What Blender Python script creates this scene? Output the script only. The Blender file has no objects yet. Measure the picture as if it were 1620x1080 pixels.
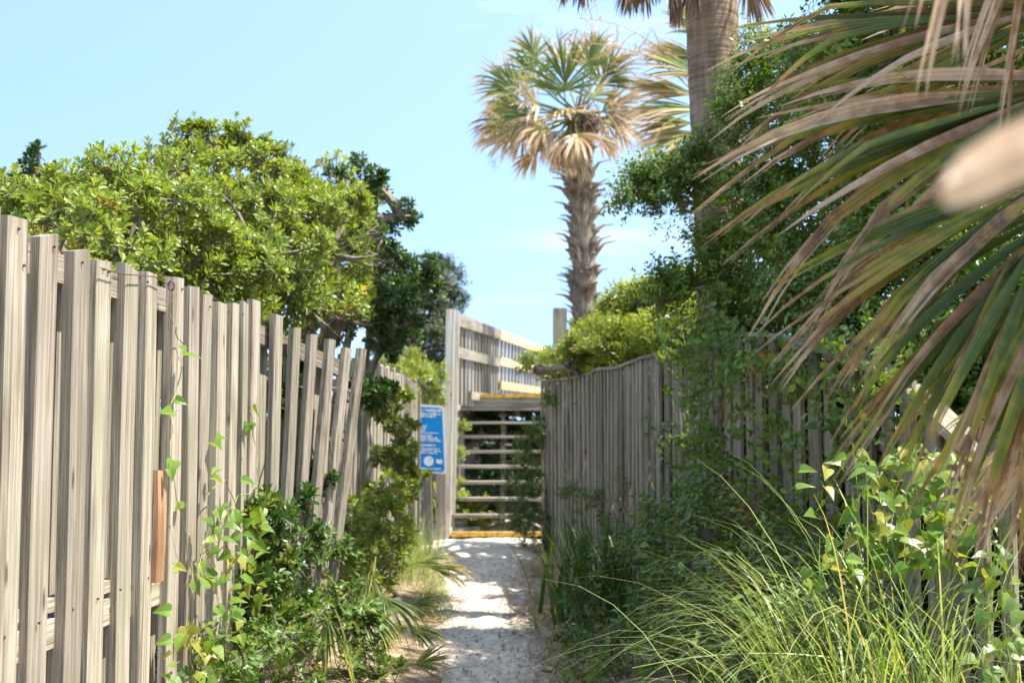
import bpy, math, random
import numpy as np
from math import radians, sin, cos, tan, pi
from mathutils import Vector, Matrix

# ------------------------------------------------------------------ camera, sky, sun, exposure
SC = bpy.context.scene
COL = SC.collection
F = 1900.0                       # focal length in pixels of the 1620 px wide photograph
TH = math.atan(140.0 / F)        # upward tilt
EYE = 1.30
cam_d = bpy.data.cameras.new('camera')
cam = bpy.data.objects.new('camera', cam_d); COL.objects.link(cam)
cam.location = (0, 0, EYE); cam.rotation_euler = (pi / 2 + TH, 0, 0)
cam_d.sensor_width = 36; cam_d.lens = F / 1620 * 36
cam_d.clip_start = 0.05; cam_d.clip_end = 3000
cam_d.dof.use_dof = True; cam_d.dof.focus_distance = 4.3; cam_d.dof.aperture_fstop = 3.8
SC.camera = cam

SUN = Vector((0.53, -0.07, 1.0)).normalized()
world = bpy.data.worlds.new('World'); SC.world = world; world.use_nodes = True
wn, wl = world.node_tree.nodes, world.node_tree.links
wn.clear()
wo = wn.new('ShaderNodeOutputWorld'); bg = wn.new('ShaderNodeBackground')
sky = wn.new('ShaderNodeTexSky'); sky.sky_type = 'NISHITA'; sky.sun_disc = False
sky.sun_elevation = math.asin(SUN.z); sky.sun_rotation = math.atan2(SUN.x, SUN.y)
sky.air_density = 1.0; sky.dust_density = 0.6; sky.ozone_density = 1.0
bg.inputs['Strength'].default_value = 0.15
# faint streaks of high cloud over the whole sky
tc = wn.new('ShaderNodeTexCoord'); mp = wn.new('ShaderNodeMapping')
mp.inputs['Rotation'].default_value = (0.0, 0.25, 0.5); mp.inputs['Scale'].default_value = (1.1, 5.0, 9.0)
mp.inputs['Location'].default_value = (5.2, 1.2, 3.03)
nz = wn.new('ShaderNodeTexNoise'); nz.inputs['Scale'].default_value = 1.3; nz.inputs['Detail'].default_value = 7; nz.inputs['Roughness'].default_value = 0.55
cr = wn.new('ShaderNodeValToRGB'); cr.color_ramp.elements[0].position = 0.575; cr.color_ramp.elements[1].position = 0.86
cr.color_ramp.elements[0].color = (0, 0, 0, 1); cr.color_ramp.elements[1].color = (0.7, 0.7, 0.7, 1)
mx = wn.new('ShaderNodeMix'); mx.data_type = 'RGBA'; mx.inputs['B'].default_value = (4.2, 4.2, 4.2, 1)
wl.new(tc.outputs['Generated'], mp.inputs['Vector']); wl.new(mp.outputs[0], nz.inputs['Vector'])
wl.new(nz.outputs['Fac'], cr.inputs[0]); wl.new(cr.outputs[0], mx.inputs['Factor'])
lift = wn.new('ShaderNodeVectorMath'); lift.operation = 'ADD'; lift.inputs[1].default_value = (0, 0, 0.38)   # sky lookup raised, so the sky stays blue down to the horizon
wl.new(tc.outputs['Generated'], lift.inputs[0]); wl.new(lift.outputs[0], sky.inputs['Vector'])
wb = wn.new('ShaderNodeMix'); wb.data_type = 'RGBA'; wb.blend_type = 'MULTIPLY'; wb.inputs['Factor'].default_value = 1.0; wb.inputs['B'].default_value = (1.08, 1.07, 0.94, 1)   # camera white balance
wl.new(sky.outputs[0], wb.inputs['A']); wl.new(wb.outputs['Result'], mx.inputs['A']); wl.new(mx.outputs['Result'], bg.inputs['Color']); wl.new(bg.outputs[0], wo.inputs[0])

sun_d = bpy.data.lights.new('sun', 'SUN'); sun_d.energy = 3.7; sun_d.angle = radians(0.53); sun_d.color = (1.0, 0.935, 0.83)
sun = bpy.data.objects.new('sun', sun_d); COL.objects.link(sun)
sun.rotation_euler = SUN.to_track_quat('Z', 'Y').to_euler(); sun.location = (6, -4, 14)
SC.view_settings.view_transform = 'Standard'; SC.view_settings.look = 'None'
SC.view_settings.exposure = 1.7; SC.view_settings.gamma = 1.0
SC.cycles.max_bounces = 6; SC.cycles.diffuse_bounces = 3; SC.cycles.glossy_bounces = 2
SC.cycles.transmission_bounces = 3; SC.cycles.transparent_max_bounces = 4; SC.cycles.use_denoising = True

R = np.random.default_rng(11)
rnd = random.Random(5)

# ------------------------------------------------------------------ helpers
def P(px, py, d):
    """a point of the place: sight line through a photograph pixel, at d metres ahead"""
    u, v = (px - 810) / F, (540 - py) / F
    r = np.array([u, cos(TH) - v * sin(TH), sin(TH) + v * cos(TH)])
    return np.array([0, 0, EYE]) + r * (d / r[1])

def tag(o, label=None, cat=None, group=None, kind=None):
    if label: o['label'] = label
    if cat: o['category'] = cat
    if group: o['group'] = group
    if kind: o['kind'] = kind
    return o

def empty(name, loc=(0, 0, 0)):
    o = bpy.data.objects.new(name, None); COL.objects.link(o)
    o.location = loc; o.empty_display_size = 0.1
    return o

def link(name, me, parent=None, mats=()):
    o = bpy.data.objects.new(name, me); COL.objects.link(o)
    if parent is not None:
        o.parent = parent
        o.matrix_parent_inverse = PINV.get(parent.name) or Matrix.Identity(4)
    for m in mats:
        if m.name not in [x.name for x in me.materials if x]: me.materials.append(m)
    return o
PINV = {}
def thing(name, loc, label, cat, group=None):
    """Empty at the base of a thing; its parts are written in world coordinates"""
    o = empty(name, loc); tag(o, label, cat, group)
    PINV[o.name] = Matrix.Translation(-Vector(loc))
    return o
def subinv(o):
    """parts that carry sub-parts in world coordinates"""
    return o

def mesh_np(name, V, T, attrs=None, mi=None, smooth=False):
    V = np.asarray(V, np.float32); T = np.asarray(T, np.int32)
    me = bpy.data.meshes.new(name)
    me.vertices.add(len(V)); me.vertices.foreach_set('co', V.ravel())
    me.loops.add(T.size); me.loops.foreach_set('vertex_index', T.ravel())
    me.polygons.add(len(T)); me.polygons.foreach_set('loop_start', np.arange(0, T.size, 3, dtype=np.int32))
    me.polygons.foreach_set('use_smooth', np.full(len(T), bool(smooth)))
    if mi is not None: me.polygons.foreach_set('material_index', np.asarray(mi, np.int32))
    for k, a in (attrs or {}).items():
        at = me.attributes.new(k, 'FLOAT', 'POINT'); at.data.foreach_set('value', np.asarray(a, np.float32))
    me.update(calc_edges=True)
    return me

class MB:
    """collects pieces of one mesh (triangles)"""
    def __init__(s): s.v, s.t, s.r, s.a, s.m, s.n = [], [], [], [], [], 0
    def add(s, V, T, rn=0.5, age=0.0, mi=0):
        V = np.asarray(V, float); T = np.asarray(T, int)
        s.v.append(V); s.t.append(T + s.n); s.n += len(V)
        s.r.append(np.broadcast_to(np.asarray(rn, float), (len(V),))); s.a.append(np.broadcast_to(np.asarray(age, float), (len(V),)))
        s.m.append(np.broadcast_to(np.asarray(mi, int), (len(T),)))
    def mesh(s, name, smooth=False):
        return mesh_np(name, np.concatenate(s.v), np.concatenate(s.t), {'rnd': np.concatenate(s.r), 'age': np.concatenate(s.a)}, np.concatenate(s.m), smooth)
    def data(s): return np.concatenate(s.v), np.concatenate(s.t), np.concatenate(s.r), np.concatenate(s.a), np.concatenate(s.m)
    def build(s, name, mats, parent=None, smooth=False, kind=None):
        o = link(name, s.mesh(name, smooth), parent, mats if isinstance(mats, (list, tuple)) else (mats,))
        if kind: o['kind'] = kind
        return o

BT = [(0,2,1),(0,3,2),(4,5,6),(4,6,7),(0,1,5),(0,5,4),(1,2,6),(1,6,5),(2,3,7),(2,7,6),(3,0,4),(3,4,7)]
def box8(c):   # 8 corners: bottom ring, top ring (counter-clockwise)
    return np.array(c, float), np.array(BT)
def bar(a, b, w, h, up=(0, 0, 1)):
    """a squared timber from a to b, w wide (sideways), h high"""
    a = np.array(a, float); b = np.array(b, float); d = b - a; d /= np.linalg.norm(d)
    s = np.cross(d, up); s /= np.linalg.norm(s); u = np.cross(s, d)
    c = [p + s * (w / 2 * i) + u * (h / 2 * j) for p in (a, b) for i, j in ((-1, -1), (1, -1), (1, 1), (-1, 1))]
    return box8(c)
def tube(pts, rad, n=5):
    pts = np.asarray(pts, float); k = len(pts); rad = np.broadcast_to(np.asarray(rad, float), (k,))
    V = []; T = []
    d0 = pts[-1] - pts[0]; ref = np.array([1.0, 0, 0]) if abs(d0[0]) < 0.8 * np.linalg.norm(d0) else np.array([0, 1.0, 0])
    for i in range(k):
        d = pts[min(i + 1, k - 1)] - pts[max(i - 1, 0)]; d = d / (np.linalg.norm(d) + 1e-9)
        s = np.cross(d, ref); s /= np.linalg.norm(s) + 1e-9; u = np.cross(s, d)
        for j in range(n):
            q = 2 * pi * j / n; V.append(pts[i] + rad[i] * (cos(q) * s + sin(q) * u))
    for i in range(k - 1):
        for j in range(n):
            a, b = i * n + j, i * n + (j + 1) % n
            T += [(a, a + n, b + n), (a, b + n, b)]
    for j in range(1, n - 1):
        T.append((0, j, j + 1)); T.append(((k - 1) * n, (k - 1) * n + j + 1, (k - 1) * n + j))
    return np.array(V), np.array(T)
def bez(p0, p1, p2, n):
    t = np.linspace(0, 1, n)[:, None]
    return (1 - t) ** 2 * np.array(p0) + 2 * t * (1 - t) * np.array(p1) + t * t * np.array(p2)
def norm(v):
    v = np.asarray(v, float); return v / (np.linalg.norm(v, axis=-1, keepdims=True) + 1e-12)
def sstep(a, b, x):
    t = np.clip((np.asarray(x, float) - a) / (b - a), 0, 1); return t * t * (3 - 2 * t)

# ------------------------------------------------------------------ materials
def newmat(name):
    m = bpy.data.materials.new(name); m.use_nodes = True
    n, l = m.node_tree.nodes, m.node_tree.links; n.clear()
    return m, n, l, n.new('ShaderNodeOutputMaterial')
def ramp(n, stops):
    r = n.new('ShaderNodeValToRGB'); e = r.color_ramp.elements
    while len(e) < len(stops): e.new(0.5)
    for x, (p, c) in zip(e, stops): x.position = p; x.color = (*c, 1)
    return r

def leaf_mat(name, stops, rough=0.42, transl=0.32, attr='rnd', gain=(1.5, 1.45, 0.5), pleat=False):
    m, n, l, out = newmat(name)
    at = n.new('ShaderNodeAttribute'); at.attribute_name = attr
    oi = n.new('ShaderNodeObjectInfo')
    tcn = n.new('ShaderNodeTexCoord'); nn = n.new('ShaderNodeTexNoise'); nn.inputs['Scale'].default_value = 2.2; nn.inputs['Detail'].default_value = 2
    l.new(tcn.outputs['Object'], nn.inputs['Vector'])
    rp = ramp(n, stops); l.new(at.outputs['Fac'], rp.inputs[0])
    hs = n.new('ShaderNodeHueSaturation')
    mr = n.new('ShaderNodeMapRange'); mr.inputs[1].default_value = 0.3; mr.inputs[2].default_value = 0.7; mr.inputs[3].default_value = 0.82; mr.inputs[4].default_value = 1.2
    l.new(nn.outputs['Fac'], mr.inputs[0]); l.new(mr.outputs[0], hs.inputs['Value']); l.new(rp.outputs[0], hs.inputs['Color'])
    pb = n.new('ShaderNodeBsdfPrincipled'); pb.inputs['Roughness'].default_value = rough
    if pleat:      # fine ribs along the segment and brown blotches
        ac = n.new('ShaderNodeAttribute'); ac.attribute_name = 'rnd'
        sn = n.new('ShaderNodeMath'); sn.operation = 'MULTIPLY'; sn.inputs[1].default_value = 30.0; l.new(ac.outputs['Fac'], sn.inputs[0])
        s2 = n.new('ShaderNodeMath'); s2.operation = 'SINE'; l.new(sn.outputs[0], s2.inputs[0])
        bp = n.new('ShaderNodeBump'); bp.inputs['Strength'].default_value = 0.35; bp.inputs['Distance'].default_value = 0.003; l.new(s2.outputs[0], bp.inputs['Height']); l.new(bp.outputs[0], pb.inputs['Normal'])
        mv = n.new('ShaderNodeMath'); mv.operation = 'MULTIPLY_ADD'; mv.inputs[1].default_value = 0.10; l.new(s2.outputs[0], mv.inputs[0]); l.new(mr.outputs[0], mv.inputs[2]); l.new(mv.outputs[0], hs.inputs['Value'])
        n9 = n.new('ShaderNodeTexNoise'); n9.inputs['Scale'].default_value = 24; n9.inputs['Detail'].default_value = 5; l.new(tcn.outputs['Object'], n9.inputs['Vector'])
        a9 = n.new('ShaderNodeMath'); a9.operation = 'MULTIPLY_ADD'; a9.inputs[1].default_value = 0.5; l.new(n9.outputs['Fac'], a9.inputs[0])
        a8 = n.new('ShaderNodeMath'); a8.operation = 'SUBTRACT'; a8.inputs[1].default_value = 0.25; l.new(at.outputs['Fac'], a8.inputs[0]); l.new(a8.outputs[0], a9.inputs[2]); l.new(a9.outputs[0], rp.inputs[0])
    pb.inputs['Specular IOR Level'].default_value = 0.5
    l.new(hs.outputs[0], pb.inputs['Base Color'])
    tr = n.new('ShaderNodeBsdfTranslucent'); mu = n.new('ShaderNodeMix'); mu.data_type = 'RGBA'; mu.blend_type = 'MULTIPLY'; mu.inputs['Factor'].default_value = 1
    mu.inputs['B'].default_value = (*gain, 1); l.new(hs.outputs[0], mu.inputs['A']); l.new(mu.outputs['Result'], tr.inputs['Color'])
    ms = n.new('ShaderNodeMixShader'); ms.inputs[0].default_value = transl
    l.new(pb.outputs[0], ms.inputs[1]); l.new(tr.outputs[0], ms.inputs[2]); l.new(ms.outputs[0], out.inputs[0])
    return m

def wood_mat(name, dark, mid, light, tint=(0.16, 0.17, 0.10), tintamt=0.35, grain=34.0, bump=0.5, knots=True, rough=0.85):
    m, n, l, out = newmat(name)
    tcn = n.new('ShaderNodeTexCoord'); oi = n.new('ShaderNodeObjectInfo')
    off = n.new('ShaderNodeVectorMath'); off.operation = 'SCALE'; off.inputs[0].default_value = (31.7, 17.3, 23.1); l.new(oi.outputs['Random'], off.inputs['Scale'])
    ad = n.new('ShaderNodeVectorMath'); ad.operation = 'ADD'; l.new(tcn.outputs['Object'], ad.inputs[0]); l.new(off.outputs[0], ad.inputs[1])
    m1 = n.new('ShaderNodeMapping'); m1.inputs['Scale'].default_value = (grain, grain, 1.1); l.new(ad.outputs[0], m1.inputs[0])
    m2 = n.new('ShaderNodeMapping'); m2.inputs['Scale'].default_value = (grain * 3.4, grain * 3.4, 3.5); l.new(ad.outputs[0], m2.inputs[0])
    m3 = n.new('ShaderNodeMapping'); m3.inputs['Scale'].default_value = (7, 7, 1.8); l.new(ad.outputs[0], m3.inputs[0])
    n1 = n.new('ShaderNodeTexNoise'); n1.inputs['Scale'].default_value = 1.0; n1.inputs['Detail'].default_value = 4; n1.inputs['Distortion'].default_value = 0.35; l.new(m1.outputs[0], n1.inputs['Vector'])
    n2 = n.new('ShaderNodeTexNoise'); n2.inputs['Scale'].default_value = 1.0; n2.inputs['Detail'].default_value = 3; l.new(m2.outputs[0], n2.inputs['Vector'])
    n3 = n.new('ShaderNodeTexNoise'); n3.inputs['Scale'].default_value = 1.0; n3.inputs['Detail'].default_value = 4; l.new(m3.outputs[0], n3.inputs['Vector'])
    am = n.new('ShaderNodeMath'); am.operation = 'MULTIPLY_ADD'; am.inputs[1].default_value = 0.45; l.new(n2.outputs['Fac'], am.inputs[0])
    a2 = n.new('ShaderNodeMath'); a2.operation = 'MULTIPLY'; a2.inputs[1].default_value = 0.6; l.new(n1.outputs['Fac'], a2.inputs[0]); l.new(a2.outputs[0], am.inputs[2])
    rp = ramp(n, [(0.33, dark), (0.47, mid), (0.64, light)]); l.new(am.outputs[0], rp.inputs[0])
    r3 = ramp(n, [(0.48, (0, 0, 0)), (0.68, (1, 1, 1))]); l.new(n3.outputs['Fac'], r3.inputs[0])
    tm = n.new('ShaderNodeMath'); tm.operation = 'MULTIPLY'; tm.inputs[1].default_value = tintamt; l.new(r3.outputs[0], tm.inputs[0])
    mxx = n.new('ShaderNodeMix'); mxx.data_type = 'RGBA'; l.new(tm.outputs[0], mxx.inputs['Factor']); l.new(rp.outputs[0], mxx.inputs['A']); mxx.inputs['B'].default_value = (*tint, 1)
    sd = ramp(n, [(0.30, (0.62, 0.60, 0.57)), (0.46, (1, 1, 1))]); l.new(n3.outputs['Fac'], sd.inputs[0])      # grey mildew patches
    sm_ = n.new('ShaderNodeMix'); sm_.data_type = 'RGBA'; sm_.blend_type = 'MULTIPLY'; sm_.inputs['Factor'].default_value = 1.0; l.new(mxx.outputs['Result'], sm_.inputs['A']); l.new(sd.outputs[0], sm_.inputs['B'])
    last = sm_.outputs['Result']
    if knots:
        mk = n.new('ShaderNodeMapping'); mk.inputs['Scale'].default_value = (9, 9, 2.6); l.new(ad.outputs[0], mk.inputs[0])
        vk = n.new('ShaderNodeTexVoronoi'); vk.inputs['Scale'].default_value = 1.0; l.new(mk.outputs[0], vk.inputs['Vector'])
        rk = ramp(n, [(0.05, (0.8, 0.8, 0.8)), (0.12, (0, 0, 0))]); l.new(vk.outputs['Distance'], rk.inputs[0])
        mk2 = n.new('ShaderNodeMix'); mk2.data_type = 'RGBA'; l.new(rk.outputs[0], mk2.inputs['Factor']); l.new(last, mk2.inputs['A'])
        mk2.inputs['B'].default_value = (dark[0] * 0.75, dark[1] * 0.6, dark[2] * 0.5, 1); last = mk2.outputs['Result']
    hs = n.new('ShaderNodeHueSaturation'); mr = n.new('ShaderNodeMapRange'); mr.inputs[3].default_value = 0.70; mr.inputs[4].default_value = 1.20
    ms_ = n.new('ShaderNodeMath'); ms_.operation = 'MULTIPLY'; ms_.inputs[1].default_value = 7.31; l.new(oi.outputs['Random'], ms_.inputs[0]); mf_ = n.new('ShaderNodeMath'); mf_.operation = 'FRACT'; l.new(ms_.outputs[0], mf_.inputs[0])
    mh_ = n.new('ShaderNodeMapRange'); mh_.inputs[3].default_value = 0.493; mh_.inputs[4].default_value = 0.515; l.new(mf_.outputs[0], mh_.inputs[0]); l.new(mh_.outputs[0], hs.inputs['Hue'])
    l.new(oi.outputs['Random'], mr.inputs[0]); l.new(mr.outputs[0], hs.inputs['Value']); l.new(last, hs.inputs['Color'])
    pb = n.new('ShaderNodeBsdfPrincipled'); pb.inputs['Roughness'].default_value = rough; pb.inputs['Specular IOR Level'].default_value = 0.25
    l.new(hs.outputs[0], pb.inputs['Base Color'])
    bp = n.new('ShaderNodeBump'); bp.inputs['Strength'].default_value = bump; bp.inputs['Distance'].default_value = 0.006
    l.new(am.outputs[0], bp.inputs['Height']); l.new(bp.outputs[0], pb.inputs['Normal']); l.new(pb.outputs[0], out.inputs[0])
    return m

def plain(name, col, rough=0.6, noise=0.0, scale=8.0, spec=0.4, metal=0.0, bump=0.0):
    m, n, l, out = newmat(name)
    pb = n.new('ShaderNodeBsdfPrincipled'); pb.inputs['Roughness'].default_value = rough; pb.inputs['Specular IOR Level'].default_value = spec; pb.inputs['Metallic'].default_value = metal
    pb.inputs['Base Color'].default_value = (*col, 1)
    if noise:
        tcn = n.new('ShaderNodeTexCoord'); nn = n.new('ShaderNodeTexNoise'); nn.inputs['Scale'].default_value = scale; nn.inputs['Detail'].default_value = 6
        l.new(tcn.outputs['Object'], nn.inputs['Vector'])
        k0, k1 = 1 - noise, 1 + noise
        rp = ramp(n, [(0.3, tuple(c * k0 for c in col)), (0.7, tuple(min(1, c * k1) for c in col))]); l.new(nn.outputs['Fac'], rp.inputs[0]); l.new(rp.outputs[0], pb.inputs['Base Color'])
        if bump:
            bp = n.new('ShaderNodeBump'); bp.inputs['Strength'].default_value = bump; bp.inputs['Distance'].default_value = 0.01; l.new(nn.outputs['Fac'], bp.inputs['Height']); l.new(bp.outputs[0], pb.inputs['Normal'])
    l.new(pb.outputs[0], out.inputs[0]); return m

def sand_mat(name, litter):
    m, n, l, out = newmat(name)
    tcn = n.new('ShaderNodeTexCoord')
    a = n.new('ShaderNodeTexNoise'); a.inputs['Scale'].default_value = 1.6; a.inputs['Detail'].default_value = 6; l.new(tcn.outputs['Object'], a.inputs['Vector'])
    b = n.new('ShaderNodeTexNoise'); b.inputs['Scale'].default_value = 16; b.inputs['Detail'].default_value = 8; l.new(tcn.outputs['Object'], b.inputs['Vector'])
    c = n.new('ShaderNodeTexVoronoi'); c.inputs['Scale'].default_value = 55; l.new(tcn.outputs['Object'], c.inputs['Vector'])
    s = n.new('ShaderNodeTexNoise'); s.inputs['Scale'].default_value = 4.5; s.inputs['Detail'].default_value = 3; l.new(tcn.outputs['Object'], s.inputs['Vector'])
    if litter: r = ramp(n, [(0.3, (0.12, 0.09, 0.05)), (0.5, (0.25, 0.19, 0.12)), (0.7, (0.40, 0.33, 0.23))])
    else: r = ramp(n, [(0.3, (0.42, 0.36, 0.285)), (0.5, (0.56, 0.495, 0.41)), (0.7, (0.65, 0.585, 0.495))])
    l.new(b.outputs['Fac'], r.inputs[0])
    sp = ramp(n, [(0.05, (1, 1, 1)), (0.13, (0, 0, 0))]); l.new(c.outputs['Distance'], sp.inputs[0])
    sm = ramp(n, [(0.55, (0, 0, 0)), (0.62, (0.75, 0.75, 0.75))]); l.new(s.outputs['Fac'], sm.inputs[0])
    mm = n.new('ShaderNodeMath'); mm.operation = 'MULTIPLY'; l.new(sp.outputs[0], mm.inputs[0]); l.new(sm.outputs[0], mm.inputs[1])
    mxx = n.new('ShaderNodeMix'); mxx.data_type = 'RGBA'; l.new(mm.outputs[0], mxx.inputs['Factor']); l.new(r.outputs[0], mxx.inputs['A']); mxx.inputs['B'].default_value = (0.10, 0.07, 0.045, 1)
    pb = n.new('ShaderNodeBsdfPrincipled'); pb.inputs['Roughness'].default_value = 0.95; pb.inputs['Specular IOR Level'].default_value = 0.15
    l.new(mxx.outputs['Result'], pb.inputs['Base Color'])
    bp = n.new('ShaderNodeBump'); bp.inputs['Strength'].default_value = 0.7; bp.inputs['Distance'].default_value = 0.02; l.new(b.outputs['Fac'], bp.inputs['Height']); l.new(bp.outputs[0], pb.inputs['Normal'])
    l.new(pb.outputs[0], out.inputs[0]); return m

M_SAND = sand_mat('white_beach_sand', False)
M_SOIL = sand_mat('sandy_soil_with_litter', True)
M_WOOD_L = wood_mat('weathered_fence_wood', (0.080, 0.063, 0.045), (0.26, 0.222, 0.172), (0.44, 0.39, 0.318), (0.21, 0.205, 0.135), 0.5, 62.0, 1.0)
M_WOOD_R = wood_mat('weathered_lath_wood', (0.085, 0.066, 0.047), (0.235, 0.195, 0.15), (0.37, 0.325, 0.262), (0.20, 0.21, 0.13), 0.5, 60.0, 0.6)
M_WOOD_S = wood_mat('weathered_stair_wood', (0.10, 0.082, 0.06), (0.24, 0.21, 0.17), (0.37, 0.33, 0.27), (0.19, 0.17, 0.125), 0.35, 30)
M_WOOD_W = wood_mat('bleached_post_wood', (0.22, 0.19, 0.15), (0.45, 0.41, 0.35), (0.60, 0.56, 0.50), (0.32, 0.29, 0.23), 0.3, 26)
M_WOOD_NEW = wood_mat('new_pine_lumber', (0.42, 0.28, 0.12), (0.62, 0.45, 0.23), (0.72, 0.56, 0.32), (0.60, 0.46, 0.26), 0.2, 26, 0.2)
M_WOOD_RED = wood_mat('unweathered_red_board', (0.18, 0.095, 0.045), (0.32, 0.185, 0.10), (0.40, 0.255, 0.15), (0.36, 0.25, 0.2), 0.2, 30, 0.3)
M_YELLOW = plain('worn_yellow_paint', (0.50, 0.31, 0.05), 0.7, 0.5, 22)
M_RUST = plain('rusty_steel', (0.10, 0.04, 0.025), 0.8, 0.3, 60)
M_BARK = wood_mat('shrub_bark', (0.10, 0.075, 0.05), (0.20, 0.16, 0.12), (0.30, 0.26, 0.21), (0.15, 0.16, 0.10), 0.3, 40, 0.4, False)
M_TWIG = plain('brown_twig', (0.16, 0.12, 0.075), 0.8, 0.3, 20)
M_VSTEM = plain('vine_stem', (0.24, 0.25, 0.08), 0.6, 0.3, 9)
M_DEADTWIG = plain('dry_flower_stalk', (0.42, 0.31, 0.20), 0.8, 0.2, 9)
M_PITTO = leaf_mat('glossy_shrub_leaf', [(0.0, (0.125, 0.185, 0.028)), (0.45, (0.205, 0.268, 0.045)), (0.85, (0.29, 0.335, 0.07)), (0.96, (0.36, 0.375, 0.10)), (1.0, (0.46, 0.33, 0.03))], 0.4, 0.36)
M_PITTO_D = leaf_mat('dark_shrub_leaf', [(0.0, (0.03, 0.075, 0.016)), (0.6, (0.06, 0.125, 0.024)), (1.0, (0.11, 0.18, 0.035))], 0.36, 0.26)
M_OAK = leaf_mat('greyish_tree_leaf', [(0.0, (0.035, 0.065, 0.022)), (0.6, (0.07, 0.105, 0.035)), (1.0, (0.17, 0.19, 0.085))], 0.5, 0.25)
M_LIME = leaf_mat('lime_shrub_leaf', [(0.0, (0.15, 0.21, 0.025)), (0.5, (0.24, 0.30, 0.04)), (0.9, (0.33, 0.36, 0.06)), (1.0, (0.40, 0.32, 0.07))], 0.45, 0.40)
M_YAUPON = leaf_mat('small_holly_leaf', [(0.0, (0.075, 0.15, 0.02)), (0.6, (0.14, 0.23, 0.03)), (0.95, (0.22, 0.29, 0.05)), (1.0, (0.40, 0.30, 0.04))], 0.36, 0.38)
M_WEED = leaf_mat('weed_leaf', [(0.0, (0.04, 0.085, 0.02)), (0.6, (0.075, 0.14, 0.028)), (0.96, (0.13, 0.19, 0.04)), (1.0, (0.30, 0.12, 0.04))], 0.5, 0.3)
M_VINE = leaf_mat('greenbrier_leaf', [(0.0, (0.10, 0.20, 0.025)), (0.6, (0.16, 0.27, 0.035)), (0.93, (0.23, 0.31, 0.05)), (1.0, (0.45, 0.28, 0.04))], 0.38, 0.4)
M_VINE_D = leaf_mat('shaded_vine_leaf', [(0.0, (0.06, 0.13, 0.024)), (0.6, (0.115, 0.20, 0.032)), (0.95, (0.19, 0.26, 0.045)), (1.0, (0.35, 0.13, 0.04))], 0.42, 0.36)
M_GRASS = leaf_mat('tall_grass_blade', [(0.0, (0.13, 0.21, 0.05)), (0.6, (0.27, 0.37, 0.11)), (0.9, (0.42, 0.47, 0.20)), (1.0, (0.50, 0.41, 0.24))], 0.4, 0.32)
M_DRY = leaf_mat('dry_straw', [(0.0, (0.16, 0.085, 0.045)), (0.6, (0.30, 0.17, 0.09)), (1.0, (0.46, 0.34, 0.20))], 0.8, 0.2, gain=(1.2, 1.1, 0.9))
PALM_STOPS = [(0.0, (0.032, 0.070, 0.018)), (0.34, (0.085, 0.125, 0.020)), (0.52, (0.25, 0.25, 0.03)), (0.63, (0.36, 0.24, 0.07)), (0.74, (0.15, 0.085, 0.045)), (0.88, (0.30, 0.185, 0.105)), (1.0, (0.50, 0.37, 0.27))]
M_PALM = leaf_mat('fan_palm_leaf', PALM_STOPS, 0.42, 0.22, 'age', (1.4, 1.35, 0.6), True)
M_PALM_FAR = leaf_mat('fan_palm_leaf_faded', [(0.0, (0.06, 0.12, 0.035)), (0.42, (0.14, 0.20, 0.05)), (0.58, (0.30, 0.29, 0.09)), (0.7, (0.42, 0.30, 0.15)), (0.85, (0.44, 0.32, 0.21)), (1.0, (0.58, 0.47, 0.37))], 0.45, 0.25, 'age', (1.4, 1.3, 0.7))
M_PALM_DEAD = leaf_mat('dead_palm_frond', [(0.0, (0.14, 0.085, 0.05)), (0.6, (0.24, 0.155, 0.09)), (1.0, (0.36, 0.25, 0.16))], 0.7, 0.15, 'rnd', (1.2, 1.0, 0.8))

def trunk_mat(name, base, ring, rz=22):
    m, n, l, out = newmat(name)
    tcn = n.new('ShaderNodeTexCoord')
    mp_ = n.new('ShaderNodeMapping'); mp_.inputs['Scale'].default_value = (3, 3, rz); l.new(tcn.outputs['Object'], mp_.inputs[0])
    a = n.new('ShaderNodeTexNoise'); a.inputs['Scale'].default_value = 1.4; a.inputs['Detail'].default_value = 5; l.new(mp_.outputs[0], a.inputs['Vector'])
    mq = n.new('ShaderNodeMapping'); mq.inputs['Scale'].default_value = (26, 26, 3); l.new(tcn.outputs['Object'], mq.inputs[0])
    b = n.new('ShaderNodeTexNoise'); b.inputs['Scale'].default_value = 1.0; b.inputs['Detail'].default_value = 4; l.new(mq.outputs[0], b.inputs['Vector'])
    s = n.new('ShaderNodeMath'); s.operation = 'MULTIPLY_ADD'; s.inputs[1].default_value = 0.55; l.new(a.outputs['Fac'], s.inputs[0])
    h = n.new('ShaderNodeMath'); h.operation = 'MULTIPLY'; h.inputs[1].default_value = 0.45; l.new(b.outputs['Fac'], h.inputs[0]); l.new(h.outputs[0], s.inputs[2])
    rp = ramp(n, [(0.36, tuple(c * 0.45 for c in base)), (0.5, base), (0.66, ring)]); l.new(s.outputs[0], rp.inputs[0])
    pb = n.new('ShaderNodeBsdfPrincipled'); pb.inputs['Roughness'].default_value = 0.9; pb.inputs['Specular IOR Level'].default_value = 0.2; l.new(rp.outputs[0], pb.inputs['Base Color'])
    bp = n.new('ShaderNodeBump'); bp.inputs['Strength'].default_value = 0.8; bp.inputs['Distance'].default_value = 0.02; l.new(s.outputs[0], bp.inputs['Height']); l.new(bp.outputs[0], pb.inputs['Normal'])
    l.new(pb.outputs[0], out.inputs[0]); return m
M_TRUNK = trunk_mat('ringed_palm_trunk', (0.26, 0.185, 0.13), (0.36, 0.275, 0.20))
M_BOOT = trunk_mat('palm_leaf_bases', (0.19, 0.155, 0.12), (0.34, 0.285, 0.22), 4)

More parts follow.
